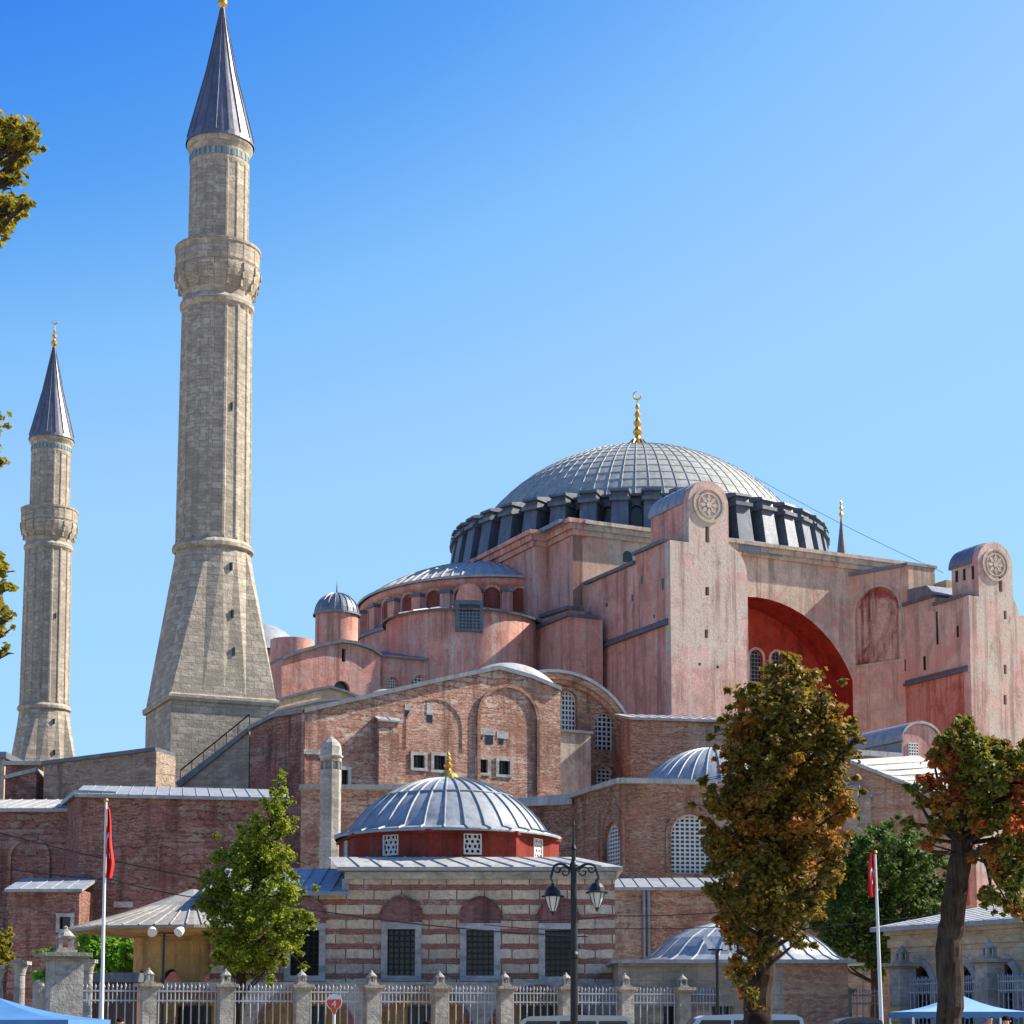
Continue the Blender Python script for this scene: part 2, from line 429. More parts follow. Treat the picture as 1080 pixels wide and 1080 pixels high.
def mat_bark():
    m, nt, b = mk('ridged_bark'); p = pos(nt)
    r = noise(nt, scaled(nt, p, (9, 9, 1.6)), 1.6, 6, .7, .6); g = noise(nt, p, 1.2, 5, .6)
    col = mix(nt, ramp(nt, r, .35, .65), (.022, .015, .011), (.08, .055, .042))
    col = mix(nt, ramp(nt, g, .5, .65, 0, .5), col, (.07, .062, .047))
    setc(nt, b, col, .95, 0, .1); bump(nt, b, r, 1.0, .06)
    return m
M = {}
M['pink'] = mat_plaster('pink_plaster', (.7, .32, .245), (.55, .34, .28), (.66, .5, .43), .55, .75)
M['pink2'] = mat_plaster('worn_pink_plaster', (.56, .31, .27), (.5, .4, .34), (.56, .46, .41), .52, .6)
M['front'] = mat_plaster('buttress_front_plaster', (.64, .385, .32), (.56, .475, .385), (.6, .53, .45), .49, .65)
M['beige'] = mat_plaster('beige_plaster', (.55, .455, .365), (.46, .39, .32), (.5, .3, .25), .57, .6)
M['beigepink'] = mat_plaster('faded_plaster', (.6, .46, .345), (.56, .3, .22), (.5, .42, .34), .52, .9)
M['cream'] = mat_plaster('cream_plaster', (.62, .46, .27), (.52, .36, .22), (.5, .36, .27), .6, .4)
M['red'] = mat_plaster('soffit_red', (.28, .028, .022), (.25, .032, .026), (.24, .05, .04), .6, .4)
M['orange'] = mat_plaster('tympanum_red', (.36, .048, .03), (.32, .055, .036), (.3, .09, .06), .56, .5)
M['redworn'] = mat_plaster('worn_red_plaster', (.46, .15, .1), (.5, .28, .22), (.42, .08, .05), .5, .8)
M['niche'] = mat_plaster('niche_plaster', (.3, .085, .06), (.25, .09, .07), (.3, .14, .11), .55, .5)
M['drumred'] = mat_plaster('tomb_drum_red', (.25, .036, .024), (.2, .045, .032), (.2, .08, .06), .5, .8)
M['fresco'] = mat_plaster('faded_fresco', (.27, .08, .06), (.58, .45, .34), (.52, .38, .27), .5, .7)
M['brick'] = mat_brick('pink_brick', (.54, .26, .185), (.34, .15, .105), (.6, .45, .34), (.27, .135, .095), (.74, .62, .49), redpatch=(.56, .285, .21), palef=.575, patch=.55)
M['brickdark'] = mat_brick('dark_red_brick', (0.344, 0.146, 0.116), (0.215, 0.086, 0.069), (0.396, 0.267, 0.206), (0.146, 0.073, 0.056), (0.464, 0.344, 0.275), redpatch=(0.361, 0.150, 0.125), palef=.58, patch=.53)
M['brickbrown'] = mat_brick('brown_brick', (0.432, 0.207, 0.133), (0.258, 0.115, 0.075), (0.478, 0.350, 0.248), (0.166, 0.092, 0.063), (0.570, 0.451, 0.340), redpatch=(0.423, 0.179, 0.110), palef=.585, patch=.53)
M['brickstone'] = mat_brick('stone_and_brick', (.42, .31, .23), (.29, .19, .14), (.46, .36, .28), (.22, .15, .115), (.54, .44, .34), bw=.7, bh=.3, palef=.58)
M['bricktan'] = mat_brick('tan_brick', (.52, .28, .18), (.42, .2, .13), (.54, .38, .27), (.34, .18, .125), (.6, .46, .36), palef=.64)
M['stone'] = mat_stone('minaret_stone', (.49, .415, .32), (.33, .275, .21), (.2, .165, .125), (.26, .215, .165), bw=1.0, bh=.52, ms=.028, dark=.85)
M['stone_grey'] = mat_stone('grey_ashlar', (.42, .36, .285), (.31, .265, .21), (.19, .16, .13), (.23, .195, .155), bw=1.2, bh=.5, dark=.6)
M['marble'] = mat_stone('pale_marble', (.4, .37, .325), (.33, .3, .265), (.22, .2, .175), (.26, .235, .2), bw=3, bh=.9, ms=.01, dark=.8)
M['rightstone'] = mat_stone('tan_ashlar', (.64, .5, .34), (.54, .41, .27), (.36, .26, .17), (.46, .3, .19), bw=1.1, bh=.45, dark=.7)
M['frame'] = mat_stone('window_surround', (.5, .46, .42), (.46, .42, .38), (.4, .36, .32), (.36, .32, .28), bw=4, bh=4, dark=.4)
M['kiosk'] = mat_plaster('ochre_plaster', (.6, .36, .15), (.5, .3, .14), (.46, .3, .18), .6, .5)
M['lead'] = mat_lead('lead_sheet', (.31, .325, .335), (.22, .24, .26), .56, .15)
M['leadwarm'] = mat_lead('dome_lead', (.36, .355, .31), (.24, .25, .235), .66, .0)
M['leadpale'] = mat_lead('pale_lead', (.4, .385, .35), (.29, .29, .275), .66, .0)
M['leaddark'] = mat_lead('dark_lead', (.14, .155, .18), (.085, .095, .115), .5, .2)
M['leadmid'] = mat_lead('mid_lead', (.21, .225, .25), (.15, .165, .19), .45, .4)
M['spire'] = mat_lead('spire_lead', (.17, .165, .185), (.12, .118, .135), .42, .4)
M['gold'] = mat_plain('gilt_metal', (.7, .42, .09), .35, .9, .35)
M['glass'] = mat_glass_dark('dark_window')
M['lattice'] = mat_plain('white_lattice', (.62, .6, .57), .8, 0, .2)
M['iron'] = mat_plain('black_iron', (.018, .018, .02), .45, .3, .3)
M['bluetile'] = mat_plain('turquoise_tile', (.05, .2, .27), .4)
M['bark'] = mat_bark()
M['fencepaint'] = mat_plain('grey_fence_paint', (.36, .39, .43), .5, .2, .3)
M['white'] = mat_plain('white_paint', (.72, .72, .70), .45, 0, .1)
M['flag'] = mat_plain('red_flag_cloth', (.62, .012, .012), .75, 0, .15)
M['bluecloth'] = mat_plain('blue_canopy_cloth', (.06, .18, .38), .7, 0, .2, 1.5)
M['palecloth'] = mat_plain('pale_blue_canopy_cloth', (.2, .38, .55), .7, 0, .2, 1.5)
M['skin'] = mat_plain('skin', (.5, .29, .2), .6, 0, .1)
M['hair'] = mat_plain('dark_hair', (.03, .017, .012), .9, 0, .6, 60, .05)
M['tyre'] = mat_plain('tyre', (.02, .02, .02), .8)
M['asphalt'] = mat_plain('asphalt', (.05, .05, .052), .9, 0, .3, 2)
M['paving'] = mat_stone('paving', (.5, .45, .38), (.44, .4, .34), (.3, .27, .23), (.42, .38, .32), bw=.6, bh=.6)
M['earth'] = mat_plain('pale_garden_ground', (.46, .39, .29), .95, 0, .3, .4)
M['wood'] = mat_plain('dark_wood', (.09, .05, .03), .6, 0, .3)

# ================================================================== ground
m = MB(); S = 2500
m.face([(-S, -200, 0), (S, -200, 0), (S, S, 0), (-S, S, 0)])
tag(m.build('ground', M['earth']), None, None, None, 'structure')
m = MB(); m.face([(-200, -40, .004), (200, -40, .004), (200, 47, .004), (-200, 47, .004)])
tag(m.build('square_paving', M['paving']), None, None, None, 'structure')
m = MB(); m.face([(-200, 47.3, .004), (200, 47.3, .004), (200, 57, .004), (-200, 57, .004)])
tag(m.build('road', M['asphalt']), None, None, None, 'structure')
m = MB(); box(m, Fr((0, 47), (1, 0)), -200, 200, -.05, .13, 0, -.3); tag(m.build('kerb', M['stone_grey']), None, None, None, 'structure')
m = MB()
for x in range(-60, 60, 6): m.face([(x, 52.1, .008), (x + 3, 52.1, .008), (x + 3, 52.25, .008), (x, 52.25, .008)])
tag(m.build('road_markings', M['white']), None, None, None, 'structure')

# ================================================================== windows
def win(parent, F, a, z0, w, h, depth, nx, ny, bw=.1, arched=True, mat='lattice', name='window'):
    m = MB(); sheet(m, F, arch(a, z0, w, h) if arched else rect(a - w / 2, a + w / 2, z0, z0 + h), d=-depth)
    o = m.build(name, M['glass'], parent)
    if nx:
        m = MB(); lattice(m, F, a, z0, w, h, nx, ny, bw, -depth + .12, .07, arched)
        m.build('lattice', M[mat], o)
    return o
def pxwin(F, x0, x1, y0, y1):
    """window rectangle from its place on the wall: centre, sill height, width, height"""
    a0, _ = F.px(x0, (y0 + y1) / 2); a1, _ = F.px(x1, (y0 + y1) / 2)
    xm = (x0 + x1) / 2
    _, z1 = F.px(xm, y0); _, z0 = F.px(xm, y1)
    return (a0 + a1) / 2, z0, a1 - a0, z1 - z0

# ================================================================== the great domed mosque
CU, CV = 19.0, 21.0
C = W(CU, CV)
mosque = root('mosque', 'huge pink plastered mosque with a great ribbed grey dome and massive buttresses', 'mosque', (C[0], C[1], 0))

# main dome
prof = cap_profile(17.5, 52.3, 62.0, 16)
m = MB(); lathe(m, C, prof, 96)
meridian_ribs(m, C, prof, 76, .1, .05, skip_top=3)
for i in range(1, 15):
    r, z = prof[i]
    lathe(m, C, [(r + .02, z - .02), (r + .045, z + .04), (r - .06, z + .05)], 96)
dome = m.build('dome', M['leadwarm'], mosque, merge=True)
m = MB()
lathe(m, C, [(1.25, 61.80), (1.2, 62.20), (1.0, 62.70), (.62, 63.20), (.3, 63.50), (.24, 63.70), (.5, 64.00), (.55, 64.20), (.3, 64.50), (.2, 64.70),
             (.42, 65.00), (.45, 65.20), (.22, 65.50), (.15, 65.70), (.34, 65.95), (.34, 66.15), (.14, 66.40), (.1, 66.60), (.22, 66.80), (.22, 67.00), (.07, 67.30), (.05, 67.70), (0, 67.90)], 20)
for k in range(12):
    t = k * math.pi / 6
    tube(m, [(C[0] + 1.22 * math.cos(t), C[1] + 1.22 * math.sin(t), 61.90), (C[0] + 1.15 * math.cos(t), C[1] + 1.15 * math.sin(t), 62.50), (C[0] + .6 * math.cos(t), C[1] + .6 * math.sin(t), 63.30)], [.16, .2, .05], 6)
pr = [(C[0] + .42 * math.cos(t) , C[1], 68.20 + .45 * math.sin(t)) for t in [math.pi * (-.5 + .36 + k * 1.64 / 14 * 1.0) + math.pi / 2 + .55 for k in range(15)]]
tube(m, pr, [.03 + .08 * math.sin(math.pi * i / 14) for i in range(15)], 6)
m.build('finial', M['gold'], dome)

# drum and its forty buttresses and windows
NB = 40
m = MB()
for k in range(NB):
    t = 2 * math.pi * (k + .5) / NB
    rr = 17.7; w = 2 * rr * math.tan(math.pi / NB)
    Fk = Fr((C[0] + rr * math.cos(t), C[1] + rr * math.sin(t)), (-math.sin(t), math.cos(t)))
    hole = arch(0, 48.6, 1.15, 2.7, 8)
    sheet(m, Fk, rect(-w / 2, w / 2, 47.0, 52.4), [hole]); edge_quads(m, Fk, hole, 0, -.5, True)
lathe(m, C, [(17.3, 52.4), (18.2, 52.35), (18.2, 52.1), (17.6, 52.0)], 80, smooth=False)
m.build('drum', M['leaddark'], mosque)
m = MB()
Fk = Fr((C[0] + 17.7, C[1]), (0, 1)); sheet(m, Fk, arch(0, 48.6, 1.15, 2.7, 8), d=-.45)
w0 = m.build('drum_window', M['glass'], mosque)
def spin_copies(o, n, parent, step, start):
    """copies of a part turned about its parent's vertical axis"""
    for k in range(n):
        c = o if k == 0 else o.copy()
        if k: COL.objects.link(c); c.parent = parent
        c.rotation_euler = (0, 0, start + step * k)
spin_copies(w0, NB, mosque, 2 * math.pi / NB, math.pi / NB)
m = MB()
# one drum buttress built on the +x side of the dome: battered outer face, moulded cap
hw = .86
def rb(r, y, z): return (C[0] + r, C[1] + y, z)
prf = [(20.35, 47.6), (19.75, 51.1)]
m.face([rb(20.35, -hw, 47.6), rb(20.35, hw, 47.6), rb(19.7, hw * .92, 51.2), rb(19.7, -hw * .92, 51.2)])
m.face([rb(17.4, -hw, 47.6), rb(20.35, -hw, 47.6), rb(19.7, -hw * .92, 51.2), rb(17.4, -hw * .92, 51.2)])
m.face([rb(20.35, hw, 47.6), rb(17.4, hw, 47.6), rb(17.4, hw * .92, 51.2), rb(19.7, hw * .92, 51.2)])
def rbox(r0, r1, h, z0, z1, r1b=None, z1i=None):
    r1b = r1 if r1b is None else r1b; z1i = z1 if z1i is None else z1i
    A = [rb(r0, -h, z0), rb(r1, -h, z0), rb(r1, h, z0), rb(r0, h, z0)]; B = [rb(r0, -h, z1i), rb(r1b, -h, z1), rb(r1b, h, z1), rb(r0, h, z1i)]
    m.face(list(reversed(A))); m.face(B)
    for i in range(4): j = (i + 1) % 4; m.face([A[i], A[j], B[j], B[i]])
rbox(17.3, 20.05, hw + .12, 51.2, 51.55)
rbox(17.3, 19.75, hw - .1, 51.55, 52.15, 19.55, 52.9)
rbox(17.3, 19.95, hw + .05, 52.15, 52.4, 19.9, 52.95)
w0 = m.build('dome_buttress', M['leaddark'], mosque)
spin_copies(w0, NB, mosque, 2 * math.pi / NB, 0.0)
m = MB(); lathe(m, C, [(17.0, 47.75), (20.6, 47.65), (21.0, 47.3), (21.6, 46.9), (21.6, 46.2)], 80, smooth=False)
m.build('drum_skirt', M['leadmid'], mosque)

# square base under the dome
SV = VF(0)
ARC = (20.0, 30.0, 12.0)
def arcpts(a, z, r, n=28, t0=0, t1=math.pi): return [(a + r * math.cos(t0 + (t1 - t0) * i / n), z + r * math.sin(t0 + (t1 - t0) * i / n)) for i in range(n + 1)]
hole = [(ARC[0] - ARC[2], 24), (ARC[0] + ARC[2], 24)] + arcpts(*ARC)
m = MB(); sheet(m, SV, rect(0, 41, 0, 46.4), [hole])
m.build('south_wall', M['beigepink'], mosque)
m = MB(); edge_quads(m, SV, hole, 0, -4.0, True)
for k, rr in enumerate((12.02, 11.4)):
    pass
m.build('arch_soffit', M['red'], mosque)
TY = VF(4.0)
tw = []
for zz, n, w, h in ((34.6, 5, 1.5, 3.2), (29.0, 9, 1.5, 3.6), (24.2, 9, 1.4, 3.2)):
    for i in range(n):
        a = 20 + (i - (n - 1) / 2) * 2.45
        tw.append((a, zz, w, h))
m = MB(); sheet(m, TY, [(8, 22), (32, 22)] + arcpts(20, 30, 12), [arch(*q) for q in tw])
for q in tw: edge_quads(m, TY, arch(*q), 0, -.5, True)
m.build('tympanum', M['orange'], mosque)
for q in tw:
    o = win(mosque, TY, *q, .45, 4, 8, .09, True, 'leadmid'); a, zz, w, h = q
    m = MB(); slab(m, TY, arch(a, zz - .2, w + .5, h + .45), .06, -.02, [arch(a, zz, w, h)], back=False); m.build('surround', M['beige'], o)
# cornices of the square
m = MB()
for d0, z0, z1 in ((.25, 45.9, 46.35), (.55, 46.35, 46.85), (.8, 46.85, 47.2)):
    box(m, SV, 0.9, 41, z0, z1, d0, -1)
m.build('south_cornice', M['beige'], mosque)
# south-west pier and the west face
m = MB(); Uw = UF(0.0)
box(m, Uw, -5.6, 0, 0, 46.4, 0, -1.0)
Uw2 = UF(-1.5)
box(m, Uw2, -43, -4.7, 0, 46.2, 0, -2.2)
for d0, z0, z1 in ((.25, 45.7, 46.2), (.5, 46.2, 46.75), (.78, 46.75, 47.15)):
    box(m, Uw, -5.4, .25 + d0 * .6, z0 + .1, z1 + .1, d0, -1.5)
    box(m, Uw2, -43, -4.7 + d0 * .6, z0, z1, d0, -2.4)
m.build('west_wall', M['pink'], mosque)
m = MB(); uvbox(m, -1.2, 41, .4, 43, 46.9, 47.3)
m.build('square_roof', M['leadmid'], mosque)
m = MB(); uvbox(m, 0.2, 41, 8.2, 43, 0, 46.8); uvbox(m, -25, 1.2, 4.5, 42, 0, 31.5)
m.build('core_wall', M['pink'], mosque)
# stepped blocks at the foot of the south-west pier
m = MB()
Fb = UF(-2.6)
a0, zt = Fb.px(559, 667); a1, _ = Fb.px(600, 665)
box(m, Fb, a0, a1, 0, zt, 0, -3.4)
Fb2 = UF(-1.2); b0, zb0 = Fb2.px(572, 652); b1, zb1 = Fb2.px(600, 643)
slab(m, Fb2, [(b0, 0), (b1, 0), (b1, zb1), (b0, zb0)], 0, -1.5)
m.build('pier_block', M['pink'], mosque)
m = MB(); box(m, Fb, a0 - .2, a1 + .2, zt, zt + .3, .3, -3)
slab(m, Fb2, [(b0 - .1, zb0), (b1 + .1, zb1), (b1 + .1, zb1 + .35), (b0 - .1, zb0 + .35)], .3, -1.5)
m.build('pier_block_roof', M['leaddark'], mosque)
# little arched window high in the beige wall
q = pxwin(SV, 657, 667, 581, 593)
m = MB(); sheet(m, SV, arch(*q), d=.012); m.build('window', M['glass'], mosque)

def turret_front(c, r, z0, zs, n=16):
    return [(c + r, z0)] + arcpts(c, zs, r, n) + [(c - r, z0)]
def rosette(m, F, a, z, r, d=.06):
    def ring(r0, r1, dd):
        n = 28
        for i in range(n):
            t0, t1 = 2 * math.pi * i / n, 2 * math.pi * (i + 1) / n
            slab(m, F, [(a + r0 * math.cos(t0), z + r0 * math.sin(t0)), (a + r1 * math.cos(t0), z + r1 * math.sin(t0)), (a + r1 * math.cos(t1), z + r1 * math.sin(t1)), (a + r0 * math.cos(t1), z + r0 * math.sin(t1))], dd, -.01, back=False)
    ring(r * .86, r, d * 2); ring(r * .62, r * .7, d * 1.6); ring(0.02, r * .16, d * 2)
    for k in range(8):
        t = k * math.pi / 4; c, s = math.cos(t), math.sin(t)
        pp = [(.16, -.02), (.36, -.12), (.6, -.02), (.6, .02), (.36, .12), (.16, .02)]
        slab(m, F, [(a + r * (x * c - y * s), z + r * (x * s + y * c)) for x, y in pp], d * 1.5, -.01, back=False)

VB = -15.0
FB = VF(VB)
def buttress(u0, u1, uc, tr, zA, zB, vstep, vt, ztop, slits, holes_side, sidemat, frontmat, label, zmould, rmat):
    """one great south buttress: side walls, front with a round-headed turret, lead roofs"""
    us = UF(u0)
    # front wall
    zsh = zB - .6
    fl = [(u0, 0), (u1, 0), (u1, zsh - 1.9)]
    for i in range(1, 8):                      # hollow shoulder up to the turret
        t = i / 8 * math.pi / 2
        fl.append((u1 - (u1 - uc - tr) * (1 - math.cos(t)) , zsh - 1.9 + 2.6 * math.sin(t)) )
    fl += [(uc + tr, zsh + 1.0)] + arcpts(uc, ztop - tr, tr, 18) + [(uc - tr, zB + .02), (u0, zB + .02)]
    hl = [rect(a - w / 2, a + w / 2, z, z + h) for a, z, w, h in slits]
    m = MB(); slab(m, FB, fl, 0, -.9, hl)
    fr = m.build('buttress_front', M[frontmat], mosque)
    for a, z, w, h in slits:
        m = MB(); sheet(m, FB, rect(a - w / 2, a + w / 2, z, z + h), d=-.8); m.build('slit_window', M['glass'], fr)
    m = MB(); rosette(m, FB, uc, ztop - tr - .15, tr * .78); m.build('rosette', M['beige'], fr)
    # body behind the front
    m = MB()
    sl = [(-1.0, 0), (14.1, 0), (14.1, zB), (vstep, zB), (vstep, zA), (-1.0, zA)]
    hs_ = [rect(a - w / 2, a + w / 2, z, z + h) for a, z, w, h in holes_side]
    slab(m, us, sl, 0, -(u1 - u0), back=True)
    m.build('buttress_body', M[sidemat], mosque)
    for a, z, w, h in holes_side:
        m = MB(); box(m, us, a - w / 2, a + w / 2, z, z + h, .01, -.05); m.build('slit_window', M['glass'], mosque)
    m = MB(); ut = UF(uc - tr)
    slab(m, ut, rect(vt, 14.1, zB - .5, ztop - tr), 0, -2 * tr)
    m.build('turret', M[sidemat], mosque)
    m = MB()                                    # barrel roof of the turret
    Fv = VF(VB + .5)
    outer = arcpts(uc, ztop - tr - .02, tr + .14, 18); inner = arcpts(uc, ztop - tr - .02, tr - .1, 18)
    slab(m, VF(-14.1), outer, .0, -(14.1 - vt) - .3)
    for k in range(1, 5):
        d = -(14.1 - vt) * k / 5
        for i in range(18):
            p0, p1 = outer[i], outer[i + 1]
            FF = VF(-14.1); tube(m, [FF.P(p0[0], p0[1], d), FF.P(p1[0], p1[1], d)], .05, 4, False)
    m.build('turret_roof', M[rmat], mosque)
    m = MB()
    sa = -1 if u0 < 20 else 5.5
    box(m, us, sa, vstep + .05, zA, zA + .3, .3, -(u1 - u0))
    slab(m, us, [(vstep - .12, zB), (14.4, zB), (14.4, zB + .28), (vstep - .12, zB + .28)], .3, -(uc - tr - u0) + .02)
    m.build('buttress_roof', M['leaddark'], mosque)
    m = MB()
    slab(m, us, [(sa, zmould - .1), (14.6, zmould - .1), (14.6, zmould + .14), (sa, zmould + .14)], .38, -.05)
    slab(m, us, [(sa, zmould + .142), (14.6, zmould + .142), (14.6, zmould + .45), (sa, zmould + .45)], .14, -.05)
    m.build('string_course', M['leaddark'], mosque)
us1 = UF(1.38)
_, zA1 = us1.px(640, 608); _, zB1 = us1.px(690, 577); vs1, _ = us1.px(670, 590); vt1, _ = UF(3.3).px(687, 560)
_, zm1 = us1.px(660, 674)
def slitpx(F, x, y0, y1, w):
    a, z1 = F.px(x, y0); _, z0 = F.px(x, y1); return (a, z0, w, z1 - z0)
sl1 = [slitpx(FB, 746, 555, 572, .42), slitpx(FB, 746, 619, 628, .4), slitpx(FB, 745, 664, 673, .35), slitpx(FB, 757, 702, 705, .25), slitpx(FB, 738, 699, 702, .25)]
hs1 = [slitpx(us1, 699, 610, 622, .35), slitpx(us1, 677, 608, 616, .3), slitpx(us1, 667, 627, 634, .3), slitpx(us1, 640, 636, 640, .25), slitpx(us1, 690, 648, 652, .25), slitpx(us1, 632, 722, 729, .7)]
_, zt1 = FB.px(746, 507)
buttress(1.38, 9.1, 5.25, 2.0, zA1, zB1, vs1, vt1, zt1, sl1, hs1, 'pink', 'front', '', zm1, 'lead')
us2 = UF(33.2)
_, zt2 = FB.px(1050, 572)
sl2 = [slitpx(FB, 1055, 608, 624, .42), slitpx(FB, 1060, 644, 653, .35), slitpx(FB, 1060, 701, 711, .35), slitpx(FB, 1060, 733, 743, .35)]
hs2 = [slitpx(us2, 988, 645, 680, .3), slitpx(us2, 975, 692, 707, .35), slitpx(us2, 954, 696, 708, .35), slitpx(us2, 1010, 660, 672, .3)]
v2s, z2s = us2.px(986, 634); _, z2b = us2.px(1012, 631); _, z2a = us2.px(972, 634)
_, zm2 = us2.px(960, 722)
buttress(33.2, 39.1, 36.4, 2.0, z2a, z2b, v2s, 11.2, zt2, sl2, hs2, 'beigepink', 'front', '', zm2, 'leadmid')
# dark doorway in buttress turret sides
for q in (slitpx(UF(34.4), 1009, 602, 614, .4), slitpx(UF(34.4), 1017, 600, 612, .35), slitpx(UF(34.4), 1026, 597, 611, .35)):
    m = MB(); box(m, UF(34.4), q[0] - q[2] / 2, q[0] + q[2] / 2, q[1], q[1] + q[3], .02, -.05); m.build('slit_window', M['glass'], mosque)
# corner squinch with its faded fresco
pA = SV.P(31.0, 0); pB = us2.P(5.4, .03)
FN = Fr((pA.x, pA.y), (pB.x - pA.x, pB.y - pA.y)); LN = math.hypot(pB.x - pA.x, pB.y - pA.y)
_, nzt = FN.px(918, 620); _, nzb = FN.px(918, 740)
zr = us2.px(958, 596)[1]
nh = arch(LN * .5, 36.2, LN * .84, nzt - 36.2, 14)
m = MB(); sheet(m, FN, rect(0, LN, 0, zr), [nh]); edge_quads(m, FN, nh, 0, -.35, True)
m.build('corner_wall', M['beigepink'], mosque)
m = MB(); sheet(m, FN, nh, d=-.33); m.build('faded_fresco', M['fresco'], mosque)
m = MB(); slab(m, FN, arch(LN * .5, 36.0, LN * .95, nzt - 36.0 + .3, 14), .05, -.05, [nh], back=False); m.build('niche_surround', M['beige'], mosque)
# raised wall between the south wall and the east buttress, with its lead-roofed steps
m = MB(); q0, zr = us2.px(958, 596)
slab(m, us2, [(5.45, z2a - .5), (q0, z2a - .5), (q0, zr), (5.45, zr + .1)], .02, -3.2)
m.build('raised_wall', M['beigepink'], mosque)
m = MB(); slab(m, us2, [(4.6, zr + .1), (q0 + .1, zr), (q0 + .1, zr + .25), (4.6, zr + .35)], .25, -3.4); slab(m, FN, rect(-.2, LN + .1, zr, zr + .35), .25, -2.5)
q1, _ = us2.px(988, 625)
slab(m, us2, [(q0, z2a), (q1, z2a + .2), (q1 - 1.2, z2a + 1.3), (q0, z2a + 1.5)], .2, -4.5)
m.build('step_roof', M['leadmid'], mosque)
m = MB(); uvbox(m, 36.5, 41, -q0 - 1.5, -q0 + 6, z2a, z2a + 2.5); m.build('roof_block', M['cream'], mosque)
# low door arch in the red base of the east buttress
m = MB(); q = pxwin(us2, 932, 953, 738, 772)
box(m, us2, q[0] - q[2] / 2, q[0] + q[2] / 2, q[1], q[1] + q[3], .03, -.05); m.build('blocked_door', M['wood'], mosque)
m = MB(); qz = zm2 - .1; slab(m, us2, rect(5.5, 14.0, 12, qz - .02), .05, -.1, back=False); m.build('red_base', M['redworn'], mosque); 
m = MB(); uvbox(m, 39.1, 47, -11, 0, 0, FB.px(1078, 637)[1]); m.build('east_wall', M['front'], mosque)

# ------------------------------------------------------------------ western half dome
HC = W(-.5, 20.5)
hrot = TH
def half(m, prof, n=48, sx=1.0, sy=1.0, a0=.5, a1=1.5, smooth=True): lathe(m, HC, prof, n, a0 * math.pi, a1 * math.pi, smooth, sx, sy, hrot)
SX, SY = .82, 1.0
hz = 43.3
hp = cap_profile(13.6, hz, 47.0, 10)
m = MB(); half(m, hp, 48, SX, SY); meridian_ribs(m, HC, hp, 36, .14, .09, .5 * math.pi, 1.5 * math.pi, SX, SY, hrot, 1)
half(m, [(13.9, hz - .22), (13.95, hz), (13.5, hz + .1)], 48, SX, SY)
m.build('half_dome', M['leadpale'], mosque, merge=True)
m = MB(); half(m, [(13.2, 30), (13.2, hz - .9), (13.45, hz - .85), (13.6, hz - .3), (13.2, hz)], 48, SX, SY)
m.build('half_dome_drum', M['pink'], mosque, merge=True)
# drum windows with piers between them
def ell(t, r):
    x, y = r * math.cos(t) * SX, r * math.sin(t) * SY
    return (HC[0] + x * math.cos(hrot) - y * math.sin(hrot), HC[1] + x * math.sin(hrot) + y * math.cos(hrot))
def ellF(t, r):
    p = ell(t, r); q0 = ell(t - .01, r); q1 = ell(t + .01, r)
    return Fr(p, (q1[0] - q0[0], q1[1] - q0[1]))
nwin = 13
for k in range(nwin):
    t = math.pi * (.5 + (k + .5) / nwin)
    Fk = ellF(t, 13.3)
    m = MB(); sheet(m, Fk, arch(0, 39.6, 1.7, 2.6), d=.03); o = m.build('drum_niche', M['niche'], mosque)
    m = MB(); slab(m, Fk, arch(0, 39.4, 2.1, 3.0), .22, -.2, [arch(0, 39.6, 1.6, 2.55)], back=False); m.build('surround', M['pink'], o)
for k in range(nwin + 1):
    t = math.pi * (.5 + k / nwin); Fk = ellF(t, 13.2)
    m = MB(); box(m, Fk, -.5, .5, 30, 41.6, 1.0, -.3); o = m.build('drum_pier', M['pink'], mosque)
    m = MB(); box(m, Fk, -.62, .62, 41.6, 41.9, 1.15, -.3); m.build('pier_cap', M['leaddark'], o)
m = MB(); half(m, [(14.9, 38.9), (14.95, 39.15), (13.2, 40.0)], 48, SX, SY); m.build('drum_ledge', M['leadmid'], mosque, merge=True)
m = MB(); half(m, [(14.6, 0), (14.6, 39.0)], 48, SX, SY); m.build('drum_base', M['pink'], mosque, merge=True)
# the rounded south-west exedra in front of it
XC = at(487, 660, 172.0)

zx1 = at(480, 643, 165.2).z; zx0 = 30
m = MB(); lathe(m, XC, [(7.0, 0), (7.0, zx1)], 40)
m.build('exedra_wall', M['pink'], mosque, merge=True)
xp = [(7.35, zx1 - .12), (7.4, zx1 + .05), (5.5, zx1 + .55), (0, zx1 + 1.2)]
m = MB(); lathe(m, XC, xp, 40, smooth=False); meridian_ribs(m, XC, xp, 26, .12, .08)
m.build('exedra_roof', M['leaddark'], mosque)
xt = math.atan2(at(495, 652, 165).y - XC.y, at(495, 652, 165).x - XC.x)
FX = Fr((XC.x + 7.0 * math.cos(xt), XC.y + 7.0 * math.sin(xt)), (-math.sin(xt), math.cos(xt)))
a, z0, w, h = pxwin(FX, 484, 506, 638, 664)
m = MB(); box(m, FX, a - w / 2, a + w / 2, z0, z0 + h + .6, .1, -.4); o = m.build('window', M['glass'], mosque)
m = MB(); lattice(m, FX, a, z0, w, h * .8, 6, 6, .07, .16, .05, False); m.build('lattice', M['leadmid'], o)
m = MB(); slab(m, FX, [(a - w / 2 - .3, z0 - .2), (a + w / 2 + .3, z0 - .2), (a + w / 2 + .3, z0 + h + .4), (a - w / 2 - .3, z0 + h + .4)], .2, -.4, [rect(a - w / 2, a + w / 2, z0, z0 + h)]); m.build('window_surround', M['leaddark'], o)
m = MB(); slab(m, FX, arch(a, z0 + h + .4, w + .35, 1.5), .2, -1.0); m.build('window_hood', M['pink'], o)

